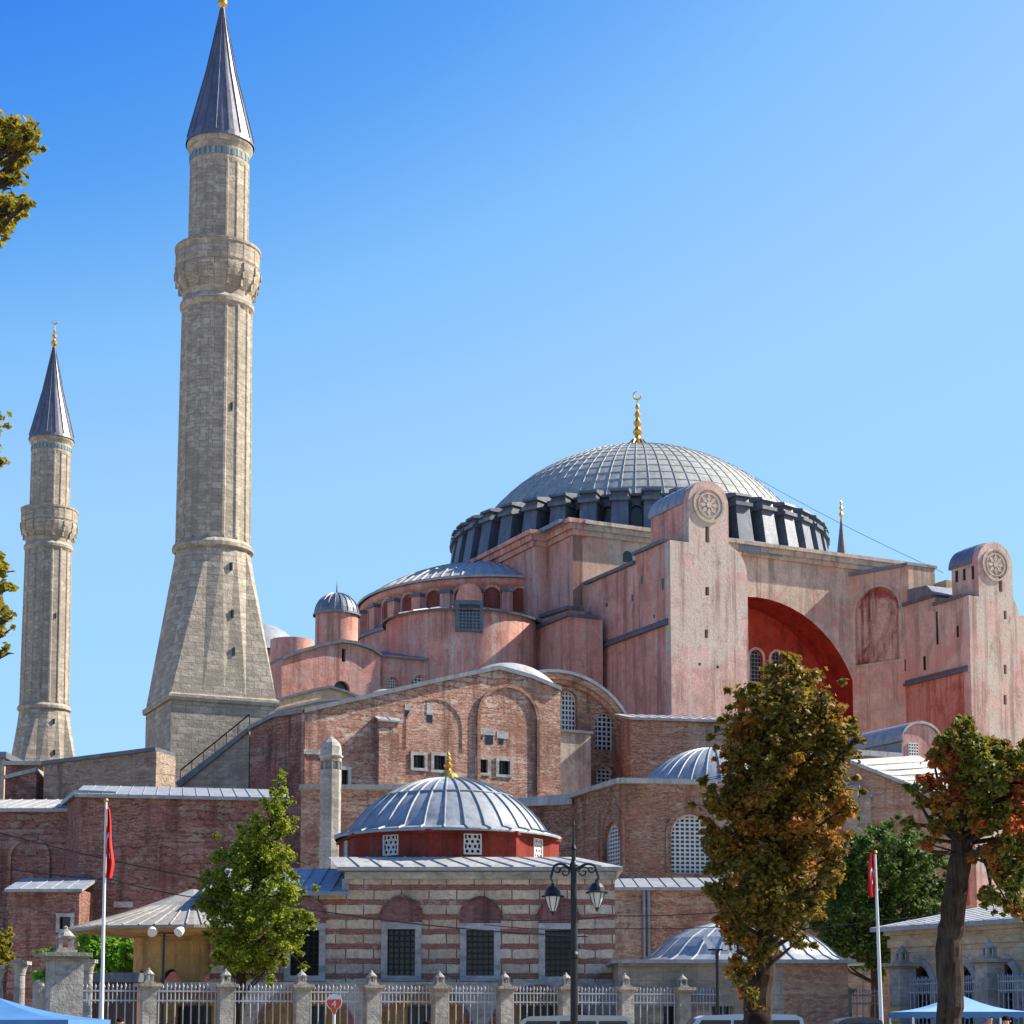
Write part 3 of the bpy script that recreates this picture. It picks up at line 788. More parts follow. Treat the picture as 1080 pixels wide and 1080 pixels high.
# lower pink aisle wall with arched windows under a lead lean-to
FL = VF(2.0)
l0, lz = FL.px(384, 699); l1, _ = FL.px(600, 699)
zl = FL.px(470, 698)[1]
lw = [pxwin(FL, 408, 420, 714, 732), pxwin(FL, 434, 453, 712, 732), pxwin(FL, 474, 491, 707, 728), pxwin(FL, 511, 526, 700, 720)]
m = MB(); hl = [arch(*q) for q in lw]
slab(m, FL, rect(l0, l1, 10, zl), 0, -.6, hl)
m.build('aisle_wall', M['pink'], mosque)
for q in lw: win(mosque, FL, *q, .4, 5, 6, .08)
m = MB(); slope_roof(m, FL, l0, l1, zl + .1, 6, 1.6, .35); m.build('aisle_roof', M['leadmid'], mosque)

# south-west stair block with its wavy lead roof and domed turret
FS = VF(1.0)
bl = FS.pts([(297, 950), (401, 950), (401, 692), (390, 685), (375, 680), (360, 678), (340, 682), (315, 689), (297, 696)])
m = MB(); q = pxwin(FS, 352, 369, 718, 736); q2 = pxwin(FS, 360.5, 364.5, 684, 698)
slab(m, FS, bl, 0, -9, [arch(*q), rect(q2[0] - q2[2] / 2, q2[0] + q2[2] / 2, q2[1], q2[1] + q2[3])]); m.build('stair_block', M['pink'], mosque)
m = MB(); sheet(m, FS, arch(*q), d=-.5); m.build('window', M['glass'], mosque)
m = MB(); sheet(m, FS, rect(q2[0] - q2[2] / 2, q2[0] + q2[2] / 2, q2[1], q2[1] + q2[3]), d=-.5); m.build('slit_window', M['glass'], mosque)
top = bl[2:]
m = MB()
for i in range(len(top) - 1):
    slab(m, FS, [top[i + 1], top[i], (top[i][0], top[i][1] + .28), (top[i + 1][0], top[i + 1][1] + .28)], .3, -9)
m.build('stair_roof', M['leaddark'], mosque)
TC = at(355, 660, 166)
tz1 = at(355, 644, 164).z; tz0 = 0; tzt = at(355, 626, 166).z
m = MB(); lathe(m, TC, [(1.9, tz0), (1.9, tz1)], 32); o = m.build('turret', M['pink'], mosque, merge=True)
tp = [(2.12, tz1 - .1), (2.12, tz1 + .06)] + cap_profile(2.0, tz1 + .1, tzt, 8)
m = MB(); lathe(m, TC, tp, 32); meridian_ribs(m, TC, tp[2:], 20, .08, .06, skip_top=1)
tube(m, [(TC.x, TC.y, tzt), (TC.x, TC.y, tzt + 1.1)], [.09, .02], 6); m.build('turret_dome', M['leadmid'], o)
m = MB(); Fw = UF(-29); 
TC2 = at(308, 668, 172); lathe(m, TC2, [(2.0, 0), (2.0, at(316, 676, 172).z)], 24); m.build('rear_turret', M['pink'], mosque, merge=True)
# far north-west vault, just seen beside the minaret
V2 = at(270, 690, 190); vz = at(285, 690, 188).z; vt = at(290, 673, 190).z
vp = [(5.0, 0), (5.0, vz), (5.2, vz + .1)] + cap_profile(4.9, vz + .15, vt + 1.5, 8)
m = MB(); lathe(m, V2, vp[:2], 32); m.build('vault_wall', M['brick'], mosque, merge=True)
m = MB(); lathe(m, V2, vp[2:], 32); m.build('vault_dome', M['lead'], mosque, merge=True)

# ================================================================== minarets
def ring_sq(h, n=16):
    return [(h / max(abs(math.cos(2 * math.pi * k / n)), abs(math.sin(2 * math.pi * k / n))), 2 * math.pi * k / n) for k in range(n)]
def ring_ci(r, n=16): return [(r, 2 * math.pi * k / n) for k in range(n)]
def loft(m, c, rings, rot, uvs=1.0):
    P = [[Vector((c[0] + r * math.cos(t + rot), c[1] + r * math.sin(t + rot), z)) for r, t in rg] for rg, z in rings]
    n = len(P[0])
    for i in range(len(P) - 1):
        for k in range(n):
            j = (k + 1) % n
            m.face([P[i][k], P[i][j], P[i + 1][j], P[i + 1][k]])
def minaret_parts(t, X, Y, y2z, k=1.0):
    c = (X, Y); rot = R(24); ro = rot + R(11.25)
    h = 3.86
    m = MB(); loft(m, c, [(ring_sq(h), 0), (ring_sq(h), y2z(737))], rot)
    loft(m, c, [(ring_sq(h + .18), y2z(741)), (ring_sq(h + .22), y2z(738)), (ring_sq(h + .22), y2z(735)), (ring_sq(h), y2z(733))], rot)
    m.build('base', M['stone'], t)
    m = MB()
    r1 = 2.78
    def cham(h0, f):
        return [(r * (1 - f) + r1 * f, a) for r, a in ring_sq(h0)]
    # faceted transition: straight facets from the square up to the sixteen sides
    q = [(r, a) for r, a in ring_sq(h)]
    loft(m, c, [(q, y2z(733)), (ring_ci(r1), y2z(576))], rot)
    m.build('transition', M['stone'], t)
    m = MB()
    za, zb = y2z(576), y2z(566)
    lathe(m, c, [(r1, za), (r1 + .22, za + .15), (r1 + .22, zb - .3), (r1, zb)], 32, smooth=False)
    r2 = 2.58
    zc = y2z(312)
    lathe(m, c, [(r1 - .05, zb), (r2, zc)], 16, smooth=False, rot=rot)
    meridian_ribs(m, c, [(r1 - .08, zb), (r2 - .03, zc)], 16, .34, .13, 0, 2 * math.pi, rot=rot)
    m.build('shaft', M['stone'], t)
    m = MB()
    z = y2z
    lathe(m, c, [(r2, z(318)), (r2 + .2, z(314)), (r2 + .2, z(310)), (r2, z(306)), (r2 + .02, z(298)), (r2 + .28, z(292)), (r2 + .5, z(286)), (r2 + .62, z(278)),
                 (r2 + .62, z(273)), (r2 + .5, z(272)), (r2 + .5, z(270)), (r2 + .58, z(268)), (r2 + .58, z(252)), (r2 + .66, z(251)), (r2 + .66, z(248)), (r2 + .35, z(248)), (r2 + .35, z(266)), (2.0, z(266))], 32, smooth=False)
    for k in range(16):
        a = rot + 2 * math.pi * k / 16
        for rr, y in ((r2 + .3, 292), (r2 + .52, 284), (r2 + .64, 276)):
            Fk = Fr((c[0] + rr * math.cos(a), c[1] + rr * math.sin(a)), (-math.sin(a), math.cos(a)))
            box(m, Fk, -.09, .09, z(y + 4), z(y - 4), .07, -.3)
        Fk = Fr((c[0] + (r2 + .56) * math.cos(a), c[1] + (r2 + .56) * math.sin(a)), (-math.sin(a), math.cos(a)))
        box(m, Fk, -.07, .07, z(268), z(248), .05, -.2)
    m.build('balcony', M['stone'], t)
    m = MB(); r3 = 2.24
    lathe(m, c, [(r3, z(268)), (r3 - .04, z(158))], 16, smooth=False, rot=rot)
    meridian_ribs(m, c, [(r3 - .02, z(268)), (r3 - .06, z(158))], 16, .26, .1, rot=rot)
    lathe(m, c, [(r3 - .05, z(166)), (r3 + .02, z(162)), (r3 + .02, z(150)), (r3 + .25, z(144)), (r3 + .25, z(139)), (1, z(139))], 32, smooth=False)
    o = m.build('upper_shaft', M['stone'], t)
    for k in range(32):
        m = MB(); a = 2 * math.pi * k / 32 + rot; rr = r3 + .03
        Fk = Fr((c[0] + rr * math.cos(a), c[1] + rr * math.sin(a)), (-math.sin(a), math.cos(a)))
        box(m, Fk, -.09, .09, z(159), z(153), .02, -.05)
        m.build('tile', M['bluetile'], o)
    m = MB(); cp = [(r3 + .36, z(141)), (r3 + .3, z(136)), (r3 * .52, z(72)), (.12, z(10))]
    lathe(m, c, cp, 32, smooth=False); meridian_ribs(m, c, cp[1:], 16, .1, .09, rot=rot)
    sp = m.build('spire', M['spire'], t)
    m = MB(); zt = z(12)
    lathe(m, c, [(.12, zt), (.16, zt + .3), (.36, zt + .55), (.38, zt + .8), (.16, zt + 1.05), (.1, zt + 1.2), (.26, zt + 1.45), (.26, zt + 1.6), (.08, zt + 1.85), (.18, zt + 2.1), (.06, zt + 2.3), (.03, zt + 3.0), (0, zt + 3.05)], 14)
    tube(m, [(c[0] - .3, c[1], zt + 3.5), (c[0] - .33, c[1], zt + 3.15), (c[0], c[1], zt + 2.95), (c[0] + .33, c[1], zt + 3.15), (c[0] + .3, c[1], zt + 3.5)], [.02, .06, .08, .06, .02], 6)
    m.build('finial', M['gold'], sp)
    # slits up the shaft
    for y in (600, 650, 690, 430):
        m = MB(); a = rot + R(-90 + 12)
        rr = {600: 3.05, 650: 3.36, 690: 3.65, 430: 2.66}[y]
        Fk = Fr((c[0] + rr * math.cos(a), c[1] + rr * math.sin(a)), (-math.sin(a), math.cos(a)))
        box(m, Fk, -.07, .07, z(y), z(y) + .6, .02, -.3)
        m.build('slit_window', M['glass'], t)
YM = 138.0
xm = at(219, 790, YM).x
xm = (at(219, 790, YM).x + at(234, 140, YM).x) / 2
def zm(y):
    # heights read off the near face of the shaft, so the depth follows its radius
    r = 0 if y < 20 else 2.5 * (y - 20) / 121 if y < 141 else 2.3 + .8 * min(1, (y - 141) / 100) if y < 300 else 2.7 if y < 600 else 2.9 + .9 * min(1, (y - 600) / 135)
    return at(228, y, YM - r).z
t = root('minaret', 'tall fluted stone minaret nearest the viewer with square base and dark spire', 'minaret', (xm, YM, 0), 'stone minarets of the mosque')
minaret_parts(t, xm, YM, zm)
def copy_tree(o, parent=None):
    c = o.copy(); COL.objects.link(c)
    if parent is not None: c.parent = parent
    for ch in list(o.children): copy_tree(ch, c)
    return c
t2 = copy_tree(t)
YM2 = 213.0
t2.location = (at(49.5, 640, YM2).x, YM2, at(55, 465, YM2).z - zm(141))
t2['label'] = 'smaller distant stone minaret with dark spire at left edge beyond brick walls'
Y3 = 262.0
p3 = at(888, 590, Y3); t = root('minaret', 'far slender minaret whose dark needle spire rises behind the mosque', 'minaret', (p3.x, Y3, 0), 'stone minarets of the mosque')
zb, zt = at(888, 592, Y3).z, at(888, 547, Y3).z
m = MB(); lathe(m, p3, [(2.2, 0), (1.35, 30), (1.2, zb - 8), (1.55, zb - 7), (1.55, zb - 5.8), (1.05, zb - 5.8), (1.05, zb)], 16, smooth=False); m.build('shaft', M['brick'], t)
m = MB(); lathe(m, p3, [(1.2, zb - 4), (1.15, zb), (.72, zb + 1.0), (.1, zt)], 16, smooth=False); s3 = m.build('spire', M['spire'], t)
m = MB(); lathe(m, p3, [(.1, zt), (.32, zt + .6), (.1, zt + 1.0), (.26, zt + 1.5), (.08, zt + 1.9), (.2, zt + 2.3), (.04, zt + 2.7), (0, zt + 3.6)], 10); m.build('finial', M['gold'], s3)

# ================================================================== brick vestibule block in front of the mosque
YG = 126.0
pg = at(320, 752, YG)
GF = Fr((pg.x, pg.y), EA)
hall = root('brick_hall', 'broad weathered brick hall with sloping gable, blind arches and four small square windows', 'building', (pg.x, pg.y, 0))
gl = GF.pts([(320, 752), (591, 729), (560, 716), (525, 706.5), (470, 718), (400, 734)])
A1 = gl[1][0]
outer = [(0, 0), (A1, 0), gl[1], gl[2], gl[3], gl[4], gl[5], (0, gl[0][1])]
gw = [pxwin(GF, 436, 447.5, 796.5, 810), pxwin(GF, 457.5, 469.5, 797, 812), pxwin(GF, 503.5, 514, 801, 815), pxwin(GF, 526, 537.5, 802.5, 817), pxwin(GF, 360, 367, 812, 828)]
hl = [rect(a - w / 2, a + w / 2, z, z + h) for a, z, w, h in gw]
m = MB(); slab(m, GF, outer, 0, -.8, hl, back=False); m.build('gable_wall', M['brick'], hall)
for (a, z, w, h), hh in zip(gw, hl):
    m = MB(); sheet(m, GF, hh, d=-.35); o = m.build('window', M['glass'], hall)
    m = MB(); lattice(m, GF, a, z, w, h, 3, 3, .05, -.25, .04, False); m.build('bars', M['iron'], o)
    m = MB(); slab(m, GF, rect(a - w / 2 - .22, a + w / 2 + .22, z - .2, z + h + .22), .07, -.05, [hh], back=False); m.build('frame', M['frame'], o)
# blind arches and pilaster
def archband(m, F, x, yc, rx, y0, wpx, d0=.12):
    a, zc = F.px(x, yc); r = abs(F.px(x + rx, yc)[0] - F.px(x - rx, yc)[0]) / 2; _, z0 = F.px(x, y0)
    w = r * wpx
    out = [(a - r, z0)] + [(a + r * math.cos(math.pi - math.pi * i / 16), zc + r * math.sin(math.pi - math.pi * i / 16)) for i in range(17)] + [(a + r, z0)]
    inn = [(a + r - w, z0)] + [(a + (r - w) * math.cos(math.pi * i / 16), zc + (r - w) * math.sin(math.pi * i / 16)) for i in range(17)] + [(a - r + w, z0)]
    slab(m, F, out + inn, d0, -.05, back=False)
m = MB(); archband(m, GF, 536, 758, 33, 835, .1, .14); m.build('blind_arch', M['brickbrown'], hall)
m = MB(); archband(m, GF, 459, 768, 31, 790, .09, .05); m.build('blind_arch', M['brick'], hall)
p0, pt = GF.px(397, 760); p1, _ = GF.px(418, 760)
m = MB(); box(m, GF, p0, p1, 0, pt, .5, -.1); o = m.build('pilaster', M['brick'], hall)
m = MB(); slope_roof(m, Fr(GF.P(0, 0, .5)[:2], EA), p0, p1, pt, .5, .3, .15, .12, .12); m.build('cap', M['lead'], o)
# niches and stone bits in the wall
for x0, x1, y0, y1 in ((427, 433, 749, 756), (450, 456, 754, 762), (512, 520, 775, 785), (526, 531, 779, 785), (505, 509, 776, 780)):
    m = MB(); a, z, w, h = pxwin(GF, x0, x1, y0, y1); box(m, GF, a - w / 2, a + w / 2, z, z + h, .02, -.1); m.build('wall_hole', M['glass'], hall)
for x0, x1, y0, y1 in ((427, 433, 743, 749), (450, 456, 742, 754), (502, 522, 768, 775), (524, 536, 772, 779)):
    m = MB(); a, z, w, h = pxwin(GF, x0, x1, y0, y1); box(m, GF, a - w / 2, a + w / 2, z, z + h, .035, -.1); m.build('stone_patch', M['frame'], hall)
a, z, w, h = pxwin(GF, 320, 345, 791, 796); m = MB(); box(m, GF, a - w / 2, a + w / 2, z, z + h, .1, -.1); m.build('stone_band', M['frame'], hall)
# lead coping along the gable and the roof behind
m = MB(); ed = [(0, gl[0][1]), gl[5], gl[4], gl[3], gl[2], gl[1]]
for i in range(5):
    slab(m, GF, [ed[i], ed[i + 1], (ed[i + 1][0], ed[i + 1][1] + .3), (ed[i][0], ed[i][1] + .3)], .25, -14)
m.build('roof', M['leadmid'], hall)
# left return, towards the minaret
LF = F2(262, 131.0, 320, YG)
LL = (at(320, 900, YG).xy - at(262, 900, 131.0).xy).length
lt = [LF.px(262, 771), LF.px(290, 757)]
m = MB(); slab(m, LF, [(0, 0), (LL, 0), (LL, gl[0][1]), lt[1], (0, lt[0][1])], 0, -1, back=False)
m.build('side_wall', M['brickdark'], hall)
m = MB(); ee = [(0, lt[0][1]), lt[1], (LL, gl[0][1])]
for i in range(2): slab(m, LF, [ee[i], ee[i + 1], (ee[i + 1][0], ee[i + 1][1] + .28), (ee[i][0], ee[i][1] + .28)], .25, -7)
m.build('side_roof', M['leadmid'], hall)
for x, y0, y1 in ((277, 787, 797), (300, 798, 810)):
    m = MB(); a, z1 = LF.px(x, y0); _, z0 = LF.px(x, y1); box(m, LF, a - .12, a + .12, z0, z1, .02, -.1); m.build('slit_window', M['glass'], hall)
bx = GF.P(0, 0, -.8)
m = MB(); F1 = Fr((bx.x, bx.y), EA); slab(m, F1, [(0.5, 0), (A1 - .02, 0), (A1 - .02, gl[1][1] - .2), (0.5, gl[0][1] - .2)], 0, -14); m.build('body', M['brick'], hall)
# small lead vault on its roof
m = MB(); vv = at(535, 716, 137)
lathe(m, vv, cap_profile(3.6, vv.z - .6, at(530, 700, 137).z, 8), 32); m.build('roof_vault', M['leadpale'], hall, merge=True)
vv = at(405, 735, 139); m = MB(); lathe(m, vv, cap_profile(1.6, vv.z - 1, at(400, 727, 139).z, 6), 20); m.build('roof_vault', M['leadpale'], hall, merge=True)

# stair ramp wall in front of the minaret base
RF = Fr(at(190, 900, 132.5)[:2], ((at(262, 900, 131.2) - at(190, 900, 132.5)).x, (at(262, 900, 131.2) - at(190, 900, 132.5)).y))
t = root('stair_wall', 'grey stone ramp wall with diagonal dark handrail against minaret base', 'wall', tuple(RF.P(0, 0)))
rl = RF.pts([(190, 831), (263, 772), (263, 850), (190, 850)])
m = MB(); slab(m, RF, [(rl[0][0], 0), (rl[1][0], 0), rl[1], rl[0]], 0, -.9); m.build('ramp', M['stone_grey'], t)
m = MB(); slab(m, RF, [rl[0], rl[1], (rl[1][0], rl[1][1] + .35), (rl[0][0] - .3, rl[0][1] + .35)], .2, -1.0); m.build('coping', M['leaddark'], t)
m = MB()
for i in range(7):
    f = i / 6; a = rl[0][0] * (1 - f) + rl[1][0] * f; z = rl[0][1] * (1 - f) + rl[1][1] * f
    tube(m, [RF.P(a, z), RF.P(a, z + 1.25)], .035, 6)
tube(m, [RF.P(rl[0][0], rl[0][1] + 1.25), RF.P(rl[1][0], rl[1][1] + 1.25)], .05, 6)
m.build('handrail', M['iron'], t)

# cream plastered gable seen above the hall's west end
cp_ = at(288, 745, 146)
CF = Fr((cp_.x, cp_.y), EA)
t = root('plaster_gable', 'low cream plastered gable with lead edge between minaret and brick hall', 'building', (cp_.x, cp_.y, 0))
cl = CF.pts([(284, 742), (305, 736), (330, 729), (348, 726), (365, 731), (384, 739), (384, 790), (284, 790)])
m = MB(); slab(m, CF, cl[::-1][0:2][::-1] + cl[:6][::-1] if False else [cl[7], cl[6], cl[5], cl[4], cl[3], cl[2], cl[1], cl[0]], 0, -5); m.build('gable', M['cream'], t)
m = MB()
for i in range(5): slab(m, CF, [cl[i], cl[i + 1], (cl[i + 1][0], cl[i + 1][1] + .2), (cl[i][0], cl[i][1] + .2)], .2, -5)
m.build('roof_edge', M['leaddark'], t)
c2 = CF.pts([(284, 790), (352, 790), (352, 741), (330, 743), (284, 753)])
m = MB(); slab(m, CF, c2, 1.2, .02); m.build('lower_wall', M['cream'], t)
m = MB(); 
for i in (2, 3): slab(m, CF, [c2[i + 1], c2[i], (c2[i][0], c2[i][1] + .2), (c2[i + 1][0], c2[i + 1][1] + .2)], 1.4, .0)
m.build('roof_edge', M['leadmid'], t)

# ================================================================== round-gabled brick bay with lattice windows
pn = at(586, 794, 146.5)
NF = Fr((pn.x, pn.y), EA)
t = root('round_gable', 'brown brick bay with round arched gable and white lattice windows beside buttress', 'building', (pn.x, pn.y, 0))
nr = abs(NF.px(668, 790)[0]); nzc = NF.px(586, 794)[1]; nzt = NF.px(586, 711)[1]
nwl = [pxwin(NF, 591, 609, 728, 769), pxwin(NF, 628, 651.5, 751, 791), pxwin(NF, 628, 650, 807, 833)]
ol = [(-nr, 0), (nr, 0)] + [(nr * math.cos(math.pi * i / 24), nzc + (nzt - nzc) * math.sin(math.pi * i / 24)) for i in range(25)]
m = MB(); sheet(m, NF, ol, [arch(*q) for q in nwl])
for q in nwl: edge_quads(m, NF, arch(*q), 0, -.6, True)
m.build('wall', M['brickbrown'], t)
for i, q in enumerate(nwl): win(t, NF, *q, .5, 5, 8 if i < 2 else 6, .12)
m = MB()
for f0, f1, d in ((1.0, .93, .55), (.93, .88, .3)):
    o1 = [(nr * f0 * math.cos(math.pi * i / 24), nzc + (nzt - nzc) * f0 * math.sin(math.pi * i / 24)) for i in range(25)]
    o2 = [(nr * f1 * math.cos(math.pi * i / 24), nzc + (nzt - nzc) * f1 * math.sin(math.pi * i / 24)) for i in range(25)]
    slab(m, NF, o1 + o2[::-1], d, -.05, back=False)
m.build('arch_moulding', M['bricktan'], t)
m = MB(); ob = [(1.02 * nr * math.cos(math.pi * i / 24), nzc + .15 + (nzt - nzc) * 1.02 * math.sin(math.pi * i / 24)) for i in range(25)]
for i in range(24): slab(m, NF, [ob[i], (ob[i][0] * .98, ob[i][1] - .25), (ob[i + 1][0] * .98, ob[i + 1][1] - .25), ob[i + 1]], .65, -9)
m.build('vault_roof', M['leadmid'], t)
# plastered pier in front
BP = Fr(NF.P(0, 0, 2.2)[:2], EA)
a0, zt = BP.px(590, 772); a1, zt1 = BP.px(623, 773); m = MB(); box(m, BP, a0, a1, 0, zt, 0, -2.2); o = m.build('plaster_pier', M['beige'], t)
m = MB(); box(m, BP, a0 - .15, a1 + .15, zt, zt + .22, .2, -2.1); m.build('cap', M['leaddark'], o)

# brick block under the buttress, lead lean-to on top
pb = at(665, 755, 143)
BF = Fr((pb.x, pb.y), (1, .18))
t = root('brick_block', 'square brown brick block with pale lead roof below the great buttress', 'building', (pb.x, pb.y, 0))
b1, zb1 = BF.px(800, 761); zb0 = BF.px(668, 757)[1]
m = MB(); slab(m, BF, [(0, 0), (b1, 0), (b1, zb0), (0, zb0)], 0, -9); m.build('wall', M['brickbrown'], t)
m = MB(); a, z, w, h = pxwin(BF, 726, 800, 764, 805); box(m, BF, a - w / 2, a + w / 2, z - 4, z + h, .03, -.1); m.build('stone_patch', M['brickstone'], t)
m = MB(); slope_roof(m, BF, 0, b1, zb0, 5, 1.1, .35, .2); m.build('roof', M['leadpale'], t)

# ================================================================== domed polygonal annexe with big lattice windows
YB = 110.5
Bf = F2(605, 118.0, 656, YB)
BL = (at(656, 900, YB).xy - at(605, 900, 118.0).xy).length
Cf = F2(656, YB, 860, YB + 2)
CLn = (at(860, 900, YB + 2).xy - at(656, 900, YB).xy).length
Af = F2(540, 119.5, 605, 118.0)
AL = (at(605, 900, 118).xy - at(540, 900, 119.5).xy).length
t = root('domed_annexe', 'brown brick annexe with grey lead dome and two tall white lattice windows', 'building', (at(656, 900, YB).x, YB, 0))
ze = Cf.px(690, 827)[1]
zeb0 = ze
q1 = pxwin(Bf, 636.5, 656 - 1.5, 867, 917); q2 = pxwin(Cf, 708, 750, 858.5, 921)
q1 = (BL - q1[2] / 2 - .35, q1[1], q1[2], q1[3])
m = MB()
sheet(m, Bf, rect(0, BL, 0, ze), [arch(*q1)]); edge_quads(m, Bf, arch(*q1), 0, -.5, True)
sheet(m, Cf, rect(0, CLn, 0, ze), [arch(*q2)]); edge_quads(m, Cf, arch(*q2), 0, -.5, True)
slab(m, Af, rect(-8, AL, 0, ze - .4), 0, -3, back=False)
m.build('wall', M['brickbrown'], t)
win(t, Bf, *q1, .42, 7, 12, .085); win(t, Cf, *q2, .42, 8, 14, .1)
m = MB(); archband(m, Cf, 729, 880, 27, 921, .12, .08); m.build('arch_moulding', M['brickbrown'], t)
m = MB(); archband(m, Bf, 646, 880, 12, 917, .16, .08)
m.build('arch_moulding', M['brickbrown'], t)
m = MB()
box(m, Cf, -.1, CLn + .3, ze, ze + .3, .35, -1); box(m, Bf, -.2, BL + .15, ze - .005, ze + .295, .35, -1)
rp = [Bf.P(0, ze + .28, .3), Bf.P(BL, ze + .28, .3), Cf.P(CLn, ze + .28, .3), Cf.P(CLn, ze + 1.2, -9), Af.P(-5, ze + .3, -6), Af.P(-5, ze - .1, .3), Af.P(AL, ze - .1, .3)]
m.face([rp[0], rp[1], rp[2], rp[3]]); m.face([rp[0], rp[3], rp[4], rp[5], rp[6]])
box(m, Af, -8, AL, ze - .4, ze - .1, .3, -1)
m.build('eave_roof', M['leadpale'], t)
dc = at(752, 822, 117.5); dzt = at(752, 786, 116).z
dp = cap_profile(4.75, ze + .4, dzt, 12)
m = MB(); lathe(m, dc, [(5.0, ze + .2), (5.0, ze + .4), (4.75, ze + .45)], 48); lathe(m, dc, dp, 48); meridian_ribs(m, dc, dp, 32, .09, .05, skip_top=2)
m.build('dome', M['lead'], t, merge=True)
m = MB(); uv = Cf
slab(m, Cf, rect(0.3, CLn, 0, ze), -.6, -14); m.build('core', M['brickbrown'], t)
# lower projecting wall in front with lead lean-to
Df = F2(560, 104.5, 860, 104.5)
d0, _ = Df.px(560, 950); d1, _ = Df.px(860, 950); zd = Df.px(700, 936)[1]
t = root('lower_wall', 'low rough brick and stone wall with blue grey lead lean-to beneath lattice windows', 'wall', tuple(Df.P(0, 0)))
m = MB(); slab(m, Df, rect(d0, d1, 0, zd), 0, -1.0); m.build('wall', M['brickbrown'], t)
m = MB(); slope_roof(m, Df, d0, d1, zd, 5.5, .95, .3, .18); m.build('roof', M['lead'], t)
for x in (679, 684):
    m = MB(); a, _ = Df.px(x, 950); tube(m, [Df.P(a, zd - .1, .12), Df.P(a, 0, .12)], .09, 8); m.build('drain_pipe', M['leadmid'], t)
m = MB(); a0, _ = Df.px(648, 950); a1, _ = Df.px(676, 950); box(m, Df, a0, a1, 0, zd - .6, .03, -.1); m.build('stone_patch', M['brickstone'], t)

# ================================================================== left brick ranges
QF = F2(83, 107.0, 300, 109.0)
t = root('brick_range', 'large dark pink brick range below the nearest minaret with thin lead roof', 'building', tuple(QF.P(0, 0)))
qe, qz = QF.px(300, 846); _, qz0 = QF.px(103, 838)
qw = [pxwin(QF, 62, 75, 966, 979)]
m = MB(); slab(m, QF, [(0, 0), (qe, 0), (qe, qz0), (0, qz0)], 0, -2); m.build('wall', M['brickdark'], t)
m = MB(); slope_roof(m, QF, 0, qe, qz0, 9, 1.6, .35, .2, .3); m.build('roof', M['lead'], t)
m = MB(); archband(m, QF, 210, 900, 45, 930, .08, .06); m.build('blind_arch', M['brickdark'], t)
m = MB(); a, z, w, h = pxwin(QF, 120, 140, 951, 957); box(m, QF, a - w / 2, a + w / 2, z, z + h, .05, -.1); m.build('stone_plaque', M['frame'], t)
SFa = at(69, 900, 112.5); SFb = at(83, 900, 107.0)
F_ = Fr((SFa.x, SFa.y), (SFb.x - SFa.x, SFb.y - SFa.y)); Ls = (SFb - SFa).xy.length
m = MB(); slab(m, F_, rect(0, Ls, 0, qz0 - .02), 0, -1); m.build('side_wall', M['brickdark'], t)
m = MB(); box(m, F_, -.4, Ls - .06, qz0, qz0 + .25, .3, -2); m.build('side_eave', M['leadmid'], t)
QG = F2(-60, 112.5, 72, 112.5)
g0 = 0; g1, _ = QG.px(72, 900); gz = QG.px(30, 853)[1]
t = root('brick_range', 'recessed dark brick range at left edge with blind arch and lead eave', 'building', tuple(QG.P(0, 0)))
m = MB(); slab(m, QG, rect(-8, g1, 0, gz), 0, -4); m.build('wall', M['brickdark'], t)
m = MB(); archband(m, QG, 31, 905, 22, 960, .14, .12); m.build('blind_arch', M['brickbrown'], t)
m = MB(); slope_roof(m, QG, -8, g1, gz, 6, 1.25, .35, .22); m.build('roof', M['leadpale'], t)
QH = F2(11, 103.5, 84, 103.5)
h1, hz_ = QH.px(84, 938)
t = root('brick_lean_to', 'low pink brick lean-to with blue lead roof and small stone framed window', 'building', tuple(QH.P(0, 0)))
a, z, w, h = pxwin(QH, 63, 74.5, 967, 980)
m = MB(); slab(m, QH, rect(0, h1, 0, hz_), 0, -3.6, [rect(a - w / 2, a + w / 2, z, z + h)], back=False); m.build('wall', M['brickdark'], t)
m = MB(); sheet(m, QH, rect(a - w / 2, a + w / 2, z, z + h), d=-.3); o = m.build('window', M['glass'], t)
m = MB(); slab(m, QH, rect(a - w / 2 - .2, a + w / 2 + .2, z - .18, z + h + .2), .06, -.05, [rect(a - w / 2, a + w / 2, z, z + h)], back=False); m.build('frame', M['frame'], o)
m = MB(); slope_roof(m, QH, 0, h1, hz_, 3.4, .85, .3, .16, .2); m.build('roof', M['lead'], t)
# high walls behind, left of the minaret
KF = F2(44, 124.0, 165, 122.0)
t = root('rubble_wall', 'brown rubble wall with rising lead coping between the two minarets', 'wall', tuple(KF.P(0, 0)))
k1, kz1 = KF.px(165, 792); _, kz0 = KF.px(45, 807)
m = MB(); slab(m, KF, [(0, 0), (k1, 0), (k1, kz1), (0, kz0)], 0, -3); m.build('wall', M['brickstone'], t)
m = MB(); slab(m, KF, [(-.1, kz0), (k1, kz1), (k1, kz1 + .25), (-.1, kz0 + .25)], .2, -3); m.build('coping', M['leaddark'], t)
KG = F2(3, 126.0, 46, 126.0)
t = root('rubble_wall', 'short rubble wall with small lead shed roof at foot of distant minaret', 'wall', tuple(KG.P(0, 0)))
k1, _ = KG.px(46, 806); kz = KG.px(25, 807)[1]
m = MB(); slab(m, KG, rect(0, k1, 0, kz), 0, -4); m.build('wall', M['brickdark'], t)
m = MB(); slab(m, KG, rect(-.2, k1, kz, kz + .25), .25, -4); m.build('coping', M['leadpale'], t)
a0, z0 = KG.px(15, 826); a1, z1 = KG.px(46, 818); m = MB(); slab(m, KG, [(a0, 0), (a1, 0), (a1, z1), (a0, z0)], 2, 0); m.build('low_shed', M['brickdark'], t)
